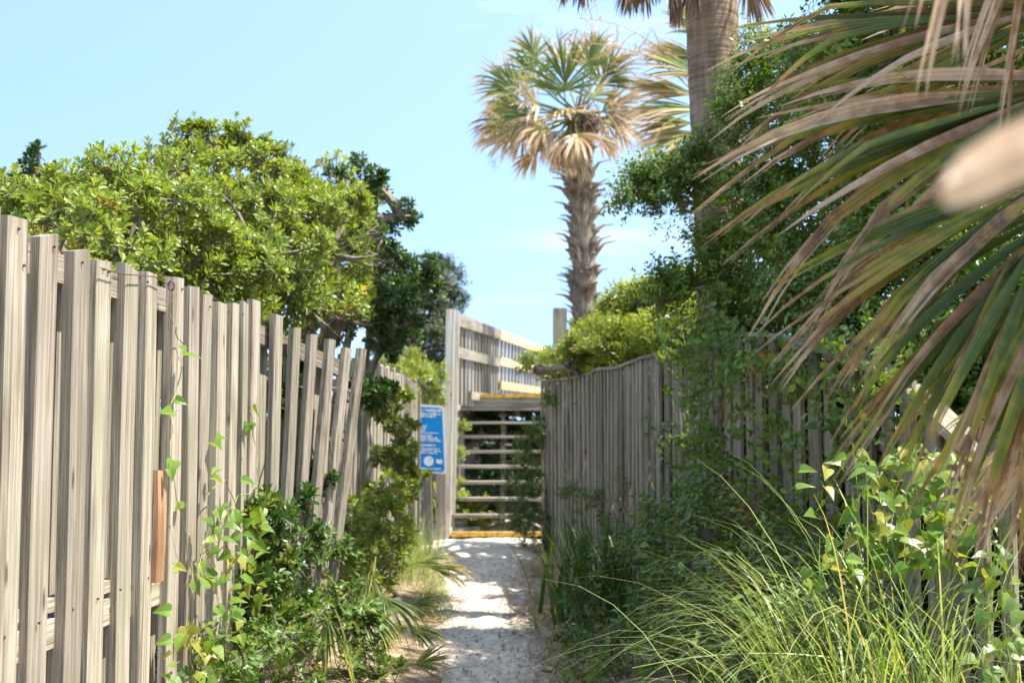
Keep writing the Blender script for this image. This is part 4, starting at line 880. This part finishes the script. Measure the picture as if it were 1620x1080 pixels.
# --- right: shrubs behind and over the fence
def behind_right(p):
    return (p[:, 0] > np.interp(p[:, 1], [q[1] for q in RP][::-1], [q[0] for q in RP][::-1]) + 0.10) | (p[:, 2] > 1.95)
shrub('lime_shrub', 'sunlit yellow-green shrub mounding over the far part of the right fence', 'shrub', (1.35, 11.2),
      lob((905, 578, 11.6, .22), (955, 545, 11.4, .26), (1010, 520, 11.0, .30), (1070, 510, 10.6, .28),  (985, 570, 10.4, .26), (1060, 560, 9.9, .26), (848, 585, 12.8, .11), (1100, 500, 10.8, .28), (930, 600, 11.9, .2), (872, 598, 13.4, .2), (905, 592, 12.6, .22), (960, 588, 11.2, .2), (1010, 572, 10.2, .2), (1058, 558, 9.3, .2), (1100, 540, 8.9, .2), (1000, 500, 10.8, .2), (1080, 490, 10.4, .22)),
      S_LIME, 'lime', (M_LIME, M_TWIG), 51, parts=120, sub=15, per=19, subr=(0.34, 0.55), scale=(0.65, 1.05), cut=behind_right)
yl = lob((1150, 290, 7.4, .20), (1215, 220, 7.3, .24), (1260, 300, 7.0, .30), (1205, 360, 7.2, .20), (1085, 325, 7.5, .12), (1045, 290, 7.6, .10), (1005, 310, 7.6, .07), (1300, 400, 6.7, .32), 
         (1260, 460, 6.9, .26), (1140, 450, 7.3, .10), (1090, 460, 7.4, .09), (1055, 465, 7.4, .07), (1340, 240, 6.6, .32), (1400, 330, 6.2, .34), (1420, 470, 6.0, .34), (1330, 510, 6.4, .25), (1260, 150, 7.2, .2), (1200, 510, 7.1, .14), (1500, 400, 5.9, .4), (1480, 540, 5.8, .3), (1560, 560, 5.7, .35), (1330, 120, 7, .25),
         (1175, 470, 7.25, .10), (1120, 400, 7.4, .10), (1165, 400, 7.4, .10), (1180, 160, 7.5, .12), (1150, 520, 7.2, .12), (1210, 110, 7.4, .14), (1110, 280, 7.5, .10), (1400, 100, 6.0, .34), (1480, 40, 6.1, .4), (1450, -110, 6.0, .45), (1560, -220, 5.8, .45), (1600, -60, 6.2, .45), (1520, -320, 6.3, .4))  # last lobes, mostly above the view, added to shade the path
shrub('holly_shrub', 'tall dark small-leaved holly reaching across the smooth palm trunk', 'shrub', (1.85, 7.3), yl, S_YAUPON, 'yaupon', (M_YAUPON, M_TWIG), 52, parts=200, sub=10, per=17, subr=(0.34, 0.6), scale=(0.75, 1.15), cut=behind_right, trunk_r=0.014, fill=0.2)
shrub('small_tree', 'broad dark green shrub filling the gap behind the near palm fronds', 'shrub', (2.6, 6.6),
      lob((1500, 250, 6.6, .5), (1600, 450, 6.4, .5), (1620, 620, 6.0, .45), (1420, 150, 7.2, .4), (1600, 150, 6.8, .5)), S_PITTO_FAR, 'pittof', (M_PITTO_D, M_TWIG), 53, parts=0, sub=10, per=14)

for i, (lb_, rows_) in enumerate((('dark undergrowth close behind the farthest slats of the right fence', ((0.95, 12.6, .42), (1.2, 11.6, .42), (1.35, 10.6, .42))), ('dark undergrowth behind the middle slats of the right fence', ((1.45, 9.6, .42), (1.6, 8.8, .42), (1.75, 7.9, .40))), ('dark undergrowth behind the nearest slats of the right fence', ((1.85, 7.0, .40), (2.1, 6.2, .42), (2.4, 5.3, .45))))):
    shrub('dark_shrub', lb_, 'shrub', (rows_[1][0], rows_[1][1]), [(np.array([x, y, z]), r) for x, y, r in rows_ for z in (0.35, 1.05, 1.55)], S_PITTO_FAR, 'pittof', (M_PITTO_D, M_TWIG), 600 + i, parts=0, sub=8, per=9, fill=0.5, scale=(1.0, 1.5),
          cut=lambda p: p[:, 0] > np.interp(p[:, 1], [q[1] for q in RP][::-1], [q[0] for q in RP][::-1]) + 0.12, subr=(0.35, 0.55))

# --- vine over the right fence (leaves hang on its path side)
def fence_front(px, py, off):
    """point just in front of the right fence"""
    best = None
    for a, b in zip(RP[:-1], RP[1:]):
        q = hit(px, a, b)
        if min(a[1], b[1]) - 1e-6 <= q[1] <= max(a[1], b[1]) + 1e-6: best = q; break
    if best is None: best = hit(px, RP[-2], RP[-1])
    p = P(px, py, best[1] - off); return p
def heart(L, W):
    out = [(0, 0), (0.30, -0.06), (0.5, 0.10), (0.46, 0.34), (0.27, 0.60), (0.10, 0.85), (0, 1)]
    rgt = [(x * W, y * L) for x, y in out]; lft = [(-x, y) for x, y in rgt[1:-1]][::-1]
    loop = rgt + lft; mid = [(0, 0.12 * L), (0, 0.4 * L), (0, 0.7 * L)]
    V = [(x, y, 0.35 * abs(x) - 0.25 * y * y / L) for x, y in loop] + [(0, y, -0.25 * y * y / L) for _, y in mid]
    k = len(loop); a, b, c = k, k + 1, k + 2
    T = [(0, 1, a), (1, 2, a), (2, 3, a), (3, b, a), (3, 4, b), (4, c, b), (4, 5, c), (5, 6, c), (6, 7, c), (7, 8, c), (8, b, c), (8, 9, b), (9, a, b), (9, 10, a), (10, 11, a), (11, 0, a)]
    return np.array(V), np.array(T)
HV, HT = heart(0.06, 0.046)
def heart_mesh(mat, r):
    me = mesh_np('leaf', HV, HT, {'rnd': np.full(len(HV), r), 'age': np.zeros(len(HV))}); me.materials.append(mat); return me
HEART = {m_.name: [heart_mesh(m_, r) for r in (0.1, 0.3, 0.45, 0.6, 0.8, 0.95)] for m_ in (M_VINE, M_VINE_D)}
def vine(name, label, base, stems, leaves, mat, seed, size=(0.8, 1.2), kink=0.02, stem_r=0.0022):
    """stems: polylines of points; leaves: points; each leaf is a part"""
    rng = np.random.default_rng(seed); v = thing(name, base, label, 'vine')
    m = MB()
    for s_ in stems:
        pts = []
        for a, b in zip(s_[:-1], s_[1:]):
            for t in np.linspace(0, 1, 4, endpoint=False): pts.append(a + (b - a) * t + rng.normal(size=3) * kink * 0.3)
        pts.append(s_[-1]); V, T = tube(pts, stem_r, 4); m.add(V, T)
    for p in leaves:
        d = norm(rng.normal(size=3) * np.array([0.8, 0.5, 0.4]) + np.array([0, -0.25, -0.35])); up_ = norm(np.array([0.25, -0.55, 0.75]) + rng.normal(size=3) * 0.35)
        x = norm(np.cross(d, up_)); z = np.cross(x, d); Q = np.stack([x, d, z], 1)
        o = link('leaf', HEART[mat.name][int(rng.integers(0, 6))] if rng.random() < 0.95 else HEART[mat.name][5], v)
        o.matrix_basis = Matrix.Translation(p) @ Matrix(Q.tolist()).to_4x4() @ Matrix.Scale(rng.uniform(*size), 4)
        V, T = tube([p - d * 0.02 + np.array([0, 0.01, 0.01]), p], 0.0012, 3); m.add(V, T)
    m.build('stem', M_VSTEM, v); return v
def FL(px, py, off=0.03):    # just in front of the near left fence
    q = hit(px, LA, LB) if px < 392 else hit(px, LB, LC)
    return P(px, py, q[1] - off) + np.array([off * 0.6, 0, 0])
s1 = [FL(x, y) for x, y in ((262, 470), (268, 520), (285, 545), (280, 575), (268, 640), (262, 720), (272, 790), (300, 900), (290, 1000), (300, 1080))]
s2 = [FL(x, y, .05) for x, y in ((300, 900), (330, 840), (350, 800), (380, 780), (400, 760), (395, 700), (385, 650))]
s3 = [FL(x, y, .05) for x, y in ((320, 780), (345, 760), (370, 830), (395, 900), (410, 960), (400, 1060))]
s4 = [FL(x, y, .06) for x, y in ((330, 1080), (335, 980), (325, 900), (310, 860), (315, 800))]
lv = [FL(x, y, .05) for x, y in ((272, 548), (278, 562), (264, 632), (262, 652), (262, 728), (256, 742), (335, 742), (325, 755), (372, 758), (352, 800), (330, 835), (310, 820), (395, 640), (388, 668), (325, 700), (340, 690), (265, 895), (270, 905), (295, 920), (312, 915),
                                        (258, 965), (258, 1010), (256, 1035), (400, 850), (385, 860), (360, 880), (375, 910), (398, 930), (330, 960), (350, 975), (318, 1000), (405, 985))]
rng = np.random.default_rng(81)
lv += [FL(rng.normal(360, 34), rng.uniform(800, 1075), rng.uniform(.03, .14)) for i in range(84)] + [FL(rng.normal(310, 26), rng.uniform(1000, 1080), rng.uniform(.03, .12)) for i in range(22)]
vine('greenbrier_vine', 'bright green heart-leaved vine climbing the near left fence boards', (-1.2, 4.6, 0.05), [s1, s2, s3, s4], lv, M_VINE, 82, (0.85, 1.35))
def sc_leaves(n, fx, fy, off, seed):
    g = np.random.default_rng(seed); return [fence_front(fx(g), fy(g), g.uniform(*off)) for i in range(n)]
st_r = []; g = np.random.default_rng(83)
for x0, y0, x1, y1 in ((1090, 520, 1075, 820), (1120, 520, 1110, 760), (1150, 540, 1130, 900), (1060, 560, 1050, 760), (1190, 540, 1200, 760), (1240, 540, 1260, 850), (960, 600, 985, 880), (1020, 570, 1030, 800)):
    st_r.append([fence_front(x0 + (x1 - x0) * t + g.normal(0, 9), y0 + (y1 - y0) * t, 0.04 + 0.05 * g.random()) for t in np.linspace(0, 1, 7)])
lr = sc_leaves(150, lambda g: g.normal(1112, 26), lambda g: g.uniform(490, 800), (.02, .16), 84) + sc_leaves(70, lambda g: g.uniform(1060, 1240), lambda g: g.uniform(500, 580), (.02, .14), 85) + sc_leaves(70, lambda g: g.uniform(1160, 1330), lambda g: g.uniform(560, 900), (.02, .16), 86)
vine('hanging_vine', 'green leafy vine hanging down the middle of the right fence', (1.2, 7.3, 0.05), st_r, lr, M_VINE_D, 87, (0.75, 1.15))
hv_ = [o for o in bpy.data.objects if o.name == 'hanging_vine'][0]; g = np.random.default_rng(188); pp = []
for i in range(470):
    k_ = g.random()
    if k_ < 0.38: x, y = g.normal(1110, 32), g.uniform(500, 860)
    elif k_ < 0.66: x, y = g.uniform(1050, 1420), 530 + abs(g.normal(0, 35)) + max(0, g.uniform(1050, 1420) - 1250) * 0.3
    else: x, y = g.uniform(1150, 1440), g.uniform(560, 900)
    pp.append(fence_front(x, y, g.uniform(0.02, 0.2)))
pp = np.array(pp); axx = norm(g.normal(size=pp.shape) * 0.7 + np.array([-0.5, -0.6, -0.1]))
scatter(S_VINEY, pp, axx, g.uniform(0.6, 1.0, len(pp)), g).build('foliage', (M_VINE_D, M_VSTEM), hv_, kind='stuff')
s_k = []; g = np.random.default_rng(88)
for i in range(9):
    x = g.uniform(1290, 1560); s_k.append([P(x + g.normal(0, 25) * t + 20 * t, 1080 - (1080 - g.uniform(700, 780)) * t, 4.5 + 0.2 * t) for t in np.linspace(0, 1, 7)])
kl = []
for i in range(270):
    x = g.normal(1445, 70); y = g.uniform(700, 900) + abs(x - 1450) * 0.15; kl.append(P(x, y, g.uniform(4.3, 4.85)))
kl += [P(1330, 735, 4.3), P(1338, 722, 4.3), P(1300, 790, 4.3), P(1305, 770, 4.35), P(1385, 750, 4.3), P(1370, 745, 4.3), P(1350, 900, 4.2), P(1290, 815, 4.3)]
vine('greenbrier_vine', 'sunlit heart-leaved vine tangled in the tall grass at right', (1.5, 4.55, 0.05), s_k, kl, M_VINE, 89, (0.85, 1.35))
kd = [P(g.uniform(1540, 1625), g.uniform(860, 1085), g.uniform(3.6, 4.2)) for i in range(38)]
vine('dark_vine', 'darker broad-leaved vine in the bottom right corner', (1.6, 3.9, 0.05), [[P(1600, 1100, 3.9), P(1590, 1000, 3.9), P(1600, 900, 3.9)]], kd, M_VINE_D, 90, (0.8, 1.2))

# --- ground plants on the right
shrub('leafy_weed', 'dense shaded leafy plants at the foot of the right fence', 'shrub', (0.95, 7.0),
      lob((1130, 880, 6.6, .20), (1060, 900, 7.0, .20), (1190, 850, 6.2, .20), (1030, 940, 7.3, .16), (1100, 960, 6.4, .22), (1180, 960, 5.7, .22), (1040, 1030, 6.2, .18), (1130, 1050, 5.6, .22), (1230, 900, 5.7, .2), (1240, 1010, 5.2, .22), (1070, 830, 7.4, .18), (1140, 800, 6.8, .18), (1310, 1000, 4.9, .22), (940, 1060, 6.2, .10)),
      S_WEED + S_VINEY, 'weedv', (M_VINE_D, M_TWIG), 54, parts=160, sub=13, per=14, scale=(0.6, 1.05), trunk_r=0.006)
shrub('leafy_weed', 'light leafy weeds standing beside the right edge of the path', 'plant', (0.42, 6.9),
      lob((930, 960, 7.2, .10), (950, 900, 7.6, .10), (915, 1000, 7.0, .07), (965, 1040, 6.4, .1), (1000, 880, 7.6, .12)), S_WEED, 'weed', (M_WEED, M_TWIG), 55, parts=40, sub=8, per=10, scale=(0.6, 1.0), trunk_r=0.004)
shrub('leafy_weed', 'thin weedy shrub growing in front of the right end of the stairs', 'shrub', (0.30, 13.1),
      lob((842, 740, 13.2, .19), (828, 785, 13.2, .19), (845, 820, 13, .19), (838, 700, 13.3, .12), (850, 860, 12.9, .15), (860, 690, 13.2, .12), (820, 830, 13.3, .12)), S_OAK, 'oak', (M_WEED, M_TWIG), 56, parts=30, sub=12, per=13, subr=(0.4, 0.7), scale=(0.4, 0.7), trunk_r=0.006)
shrub('leafy_weed', 'scattered vines and weeds on the far part of the right fence', 'shrub', (0.55, 11.0),
      lob((900, 850, 11.3, .13), (930, 800, 10.6, .10), (980, 780, 9.4, .13), (1000, 830, 8.8, .16), (960, 860, 9.2, .14), (900, 780, 11.4, .07), (870, 640, 12.6, .06)), S_WEED, 'weed', (M_VINE_D, M_TWIG), 57, parts=40, sub=8, per=8, scale=(0.5, 0.9), trunk_r=0.004)
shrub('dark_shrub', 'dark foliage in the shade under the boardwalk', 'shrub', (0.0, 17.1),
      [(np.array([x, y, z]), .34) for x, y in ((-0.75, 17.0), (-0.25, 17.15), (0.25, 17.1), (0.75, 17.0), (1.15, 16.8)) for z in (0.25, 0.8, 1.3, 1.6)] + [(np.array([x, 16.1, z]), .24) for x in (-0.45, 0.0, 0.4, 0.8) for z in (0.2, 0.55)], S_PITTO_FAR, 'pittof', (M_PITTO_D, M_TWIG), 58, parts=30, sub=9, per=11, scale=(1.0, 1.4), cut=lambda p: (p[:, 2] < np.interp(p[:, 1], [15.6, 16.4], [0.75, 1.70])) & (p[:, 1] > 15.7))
shrub('leafy_weed', 'small green sprigs growing under the lowest steps', 'plant', (-0.5, 14.9),
      lob((740, 810, 14.7, .10), (725, 770, 14.8, .09), (760, 800, 14.8, .06), (725, 720, 15.2, .06), (728, 680, 15.6, .05), (775, 828, 14.5, .07)), S_LIME, 'lime', (M_LIME, M_TWIG), 59, parts=12, sub=6, per=6, scale=(0.45, 0.7), trunk_r=0.004)

# --- grasses
def blades(name, parent, mat, roots, seed, L=(0.6, 1.1), W=0.007, lean=(-0.3, 0.3), bend=(0.5, 1.4), bias=(0, 0), sec=9, kind='stuff', fold=0.15):
    rng = np.random.default_rng(seed); m = MB()
    for r in roots:
        l = rng.uniform(*L); q = rng.uniform(0, 2 * pi); h = np.array([cos(q) * 0.6 + bias[0], sin(q) * 0.6 + bias[1], 0]); h = h / (np.linalg.norm(h) + 0.3)
        d = norm(np.array([0, 0, 1.0]) + h * rng.uniform(0.1, 0.5)); b = rng.uniform(*bend); p = np.array(r, float); V = []; w0 = W * rng.uniform(0.6, 1.2); side = norm(np.cross(d, h + 1e-3))
        for i in range(sec):
            t = i / (sec - 1); w = w0 * (1 - t ** 1.6) + 0.0006; V += [p - side * w / 2, p + side * w / 2]
            d = norm(d + (h * 0.75 + np.array([0, 0, -1.0])) * b * (0.25 + 1.6 * t) / (sec - 1)); p = p + d * l / (sec - 1)
        T = []
        for i in range(sec - 1): a = 2 * i; T += [(a, a + 1, a + 3), (a, a + 3, a + 2)]
        m.add(V, T, min(1, max(0, rng.random())), 0)
    o = m.build(name, mat, parent)
    if kind: o['kind'] = kind
    return o
rng = np.random.default_rng(91)
tg = thing('tall_grass', (1.25, 4.3, 0.05), 'clump of tall arching light green grass at the lower right', 'grass')
roots = [(rng.normal(1.36, 0.17), rng.normal(4.35, 0.2), 0.04) for i in range(260)]
blades('blade', tg, M_GRASS, roots, 92, (0.7, 1.45), 0.0085, bend=(0.9, 2.8), bias=(-0.25, 0.0))
tg2 = thing('tall_grass', (0.95, 4.5, 0.05), 'thin grass arching low over the dark plants beside the tall clump', 'grass')
roots = [(rng.normal(1.10, 0.14), rng.normal(4.4, 0.18), 0.04) for i in range(120)]
blades('blade', tg2, M_GRASS, roots, 93, (0.75, 1.25), 0.0065, bend=(1.3, 2.6), bias=(-0.7, 0.0))
m = MB(); V, T = tube(bez(P(1320, 1040, 4.3), P(1160, 1020, 4.3), P(1000, 1056, 4.3), 8), np.linspace(0.004, 0.0015, 8), 4); m.add(V, T, 0.6); m.build('seed_stalk', M_GRASS, tg2)
yb = thing('spiky_plant', (0.62, 8.3, 0.06), 'dark clump of stiff blade leaves at the right edge of the path', 'plant')
roots = [(rng.normal(0.55, 0.15), rng.normal(8.1, 0.35), 0.05) for i in range(170)]
blades('blade', yb, M_PITTO_D, roots, 94, (0.4, 0.85), 0.026, bend=(0.3, 1.1), bias=(-0.25, -0.2), sec=6)
lg = thing('straggly_grass', (-0.85, 10.8, 0.08), 'sunny straggling grass at the left edge of the path by the far fence', 'grass')
roots = [(rng.normal(-0.88, 0.10), rng.uniform(9.6, 12.4), 0.07) for i in range(420)]
blades('blade', lg, M_GRASS, roots, 95, (0.15, 0.5), 0.006, bend=(0.4, 1.6), bias=(0.2, 0), sec=5)
sg_ = []
for i in range(2600):
    y = rng.uniform(8.3, 12.5); c, w_h = pc(y); x = c - w_h - abs(rng.normal(0, 0.13)) + 0.08; sg_.append((x, y, float(gh(x, y))))
for i in range(900):
    y = rng.uniform(6, 12.5); c, w_h = pc(y); x = c + w_h + abs(rng.normal(0, 0.13)) - 0.02; sg_.append((x, y, float(gh(x, y))))
tag(blades('short_grass', None, M_GRASS, sg_, 96, (0.03, 0.09), 0.004, bend=(0.3, 1.5), sec=4), 'sparse short grass along both edges of the sandy path', 'grass')

# --- small saw palmettos on the left
def palmetto(label, base, fans, seed):
    v = thing('saw_palmetto', base, label, 'palm'); b = np.array(base)
    for i, (hub, tip, nrm, n, sp, W, dr, dead) in enumerate(fans):
        h = P(*hub); a = P(*tip) - h; fan(v, h, a, nrm, n, sp, np.linalg.norm(a), W, dr, seed + i, M_PALM, dead=dead, petiole=b, thick=0.006, kinks=0, tip=(0.1, 0.9), sec=8)
    return v
palmetto('small fan palm with reddish leaf tips lying over the path edge at lower left', (-0.72, 5.7, 0.05),
         [((655, 1050, 6.0), (722, 1035, 6.0), (0, -0.75, 0.65), 13, 0.75, 0.016, 0.2, (0.05, 0.55)), ((560, 960, 6.2), (640, 1020, 6.0), (0.2, -0.7, 0.6), 12, 0.6, 0.022, 1.6, (0, 0.15)), ((520, 975, 5.9), (500, 1080, 5.8), (-.2, -0.8, 0.4), 10, 0.7, 0.022, 0.8, (0, 0.2))], 400)
palmetto('arching green palmetto leaves in front of the leaning boards', (-0.85, 6.5, 0.05),
         [((530, 955, 6.3), (650, 985, 6.1), (0.1, -0.4, 0.9), 12, 0.7, 0.024, 2.2, (0, 0.2)), ((600, 940, 6.8), (680, 1010, 6.6), (0.1, -0.5, 0.8), 10, 0.7, 0.024, 1.5, (0, 0.2)), ((640, 990, 7.2), (715, 1010, 7.1), (0.1, -0.6, 0.7), 10, 0.5, 0.022, 0.8, (-.1, 0.1)), ((585, 905, 7.4), (560, 985, 7.2), (-.1, -0.8, 0.3), 10, 0.9, 0.022, 0.8, (-.1, 0.1))], 420)
palmetto('pale sunlit palmetto leaves arching over the path beside the far left fence', (-0.95, 9.2, 0.05),
         [((672, 895, 9.4), (765, 905, 9.3), (0.0, -0.4, 0.9), 14, 0.55, 0.022, 0.9, (0.1, 0.4)), ((660, 890, 9.6), (735, 870, 9.6), (0.0, -0.5, 0.9), 12, 0.6, 0.02, 1.4, (0.1, 0.4)), ((650, 960, 8.4), (700, 945, 8.3), (0, -0.5, 0.8), 10, 0.8, 0.02, 1.2, (-.1, .2))], 440)
# bare reddish stems
bs = thing('bare_stem', (-0.75, 6.6, 0.05), 'thin bare reddish stems standing among the low left plants', 'plant'); m = MB()
for a, b, c in (((601, 1010), (600, 960), (588, 890)), ((603, 985), (590, 930), (587, 885)), ((576, 1000), (574, 960), (577, 915)), ((604, 980), (615, 950), (617, 925))):
    V, T = tube(bez(P(*a, 6.3), P(*b, 6.3), P(*c, 6.3), 6), np.linspace(0.003, 0.0015, 6), 4); m.add(V, T)
m.build('stem', plain('reddish_stem', (0.30, 0.14, 0.07), 0.7, 0.2, 8), bs)

# --- litter on the path and its edges
rng = np.random.default_rng(97); m = MB()
for i in range(5200):
    y = rng.uniform(5.4, 12.8); c, w_h = pc(y); s_ = 1 if rng.random() < 0.7 else -1; x = c + s_ * (w_h + rng.normal(0.02, 0.13)); z = float(gh(x, y)) + 0.03 + rng.uniform(0, 0.012)
    q = rng.uniform(0, 2 * pi); l = rng.uniform(0.03, 0.14); d = np.array([cos(q), sin(q), rng.uniform(-0.1, 0.15)]) * l; w_ = rng.uniform(0.001, 0.004); s2_ = np.array([-sin(q), cos(q), 0]) * w_
    p = np.array([x, y, z]); k = np.array([0, 0, 0.01]); m.add([p - s2_, p + s2_, p + d * .5 + s2_ + k, p + d * .5 - s2_ + k, p + d], [(0, 1, 2), (0, 2, 3), (3, 2, 4)], rng.random())
for i in range(420):
    y = rng.uniform(5.4, 12); c, w_h = pc(y); x = c + rng.uniform(-1, 1) * w_h; z = float(gh(x, y)) + 0.03; q = rng.uniform(0, 2 * pi); l = rng.uniform(0.015, 0.07); w_ = rng.uniform(0.003, 0.012)
    d = np.array([cos(q), sin(q), 0]) * l; s2_ = np.array([-sin(q), cos(q), 0]) * w_; p = np.array([x, y, z]); k = np.array([0, 0, 0.008])
    m.add([p, p + d * .5 - s2_ + k, p + d * .5 + s2_ + k, p + d], [(0, 1, 2), (1, 3, 2)], rng.random() * 0.35)
tag(m.build('leaf_litter', M_DRY, None, kind='stuff'), 'brown straw and dry leaf bits scattered along the path', 'litter')
sk = thing('fallen_stick', tuple(P(880, 1065, 6.3)), 'dark fallen stick lying at the right edge of the path', 'stick'); m = MB()
V, T = tube([P(858, 1066, 6.35) + np.array([0, 0, .02]), P(872, 1062, 6.4), P(886, 1048, 6.6) + np.array([0, 0, .02])], [0.007, 0.007, 0.004], 5); m.add(V, T); m.build('wood', M_TWIG, sk)
# --- look-alikes belong together
GROUPS = {'cabbage_palm': 'cabbage palms by the path', 'board_fence': 'board fences on the left', 'dark_shrub': 'dark evergreen shrubs', 'evergreen_shrub': 'glossy evergreen shrubs on the left', 'lime_shrub': 'yellow-green shrubs',
          'leafy_weed': 'leafy weeds along the path', 'saw_palmetto': 'small palmettos at the left edge of the path', 'tall_grass': 'tall grass clumps at the right', 'greenbrier_vine': 'heart-leaved vines'}
for o in list(COL.objects):
    if o.parent is None and o.name.split('.')[0] in GROUPS: o['group'] = GROUPS[o.name.split('.')[0]]
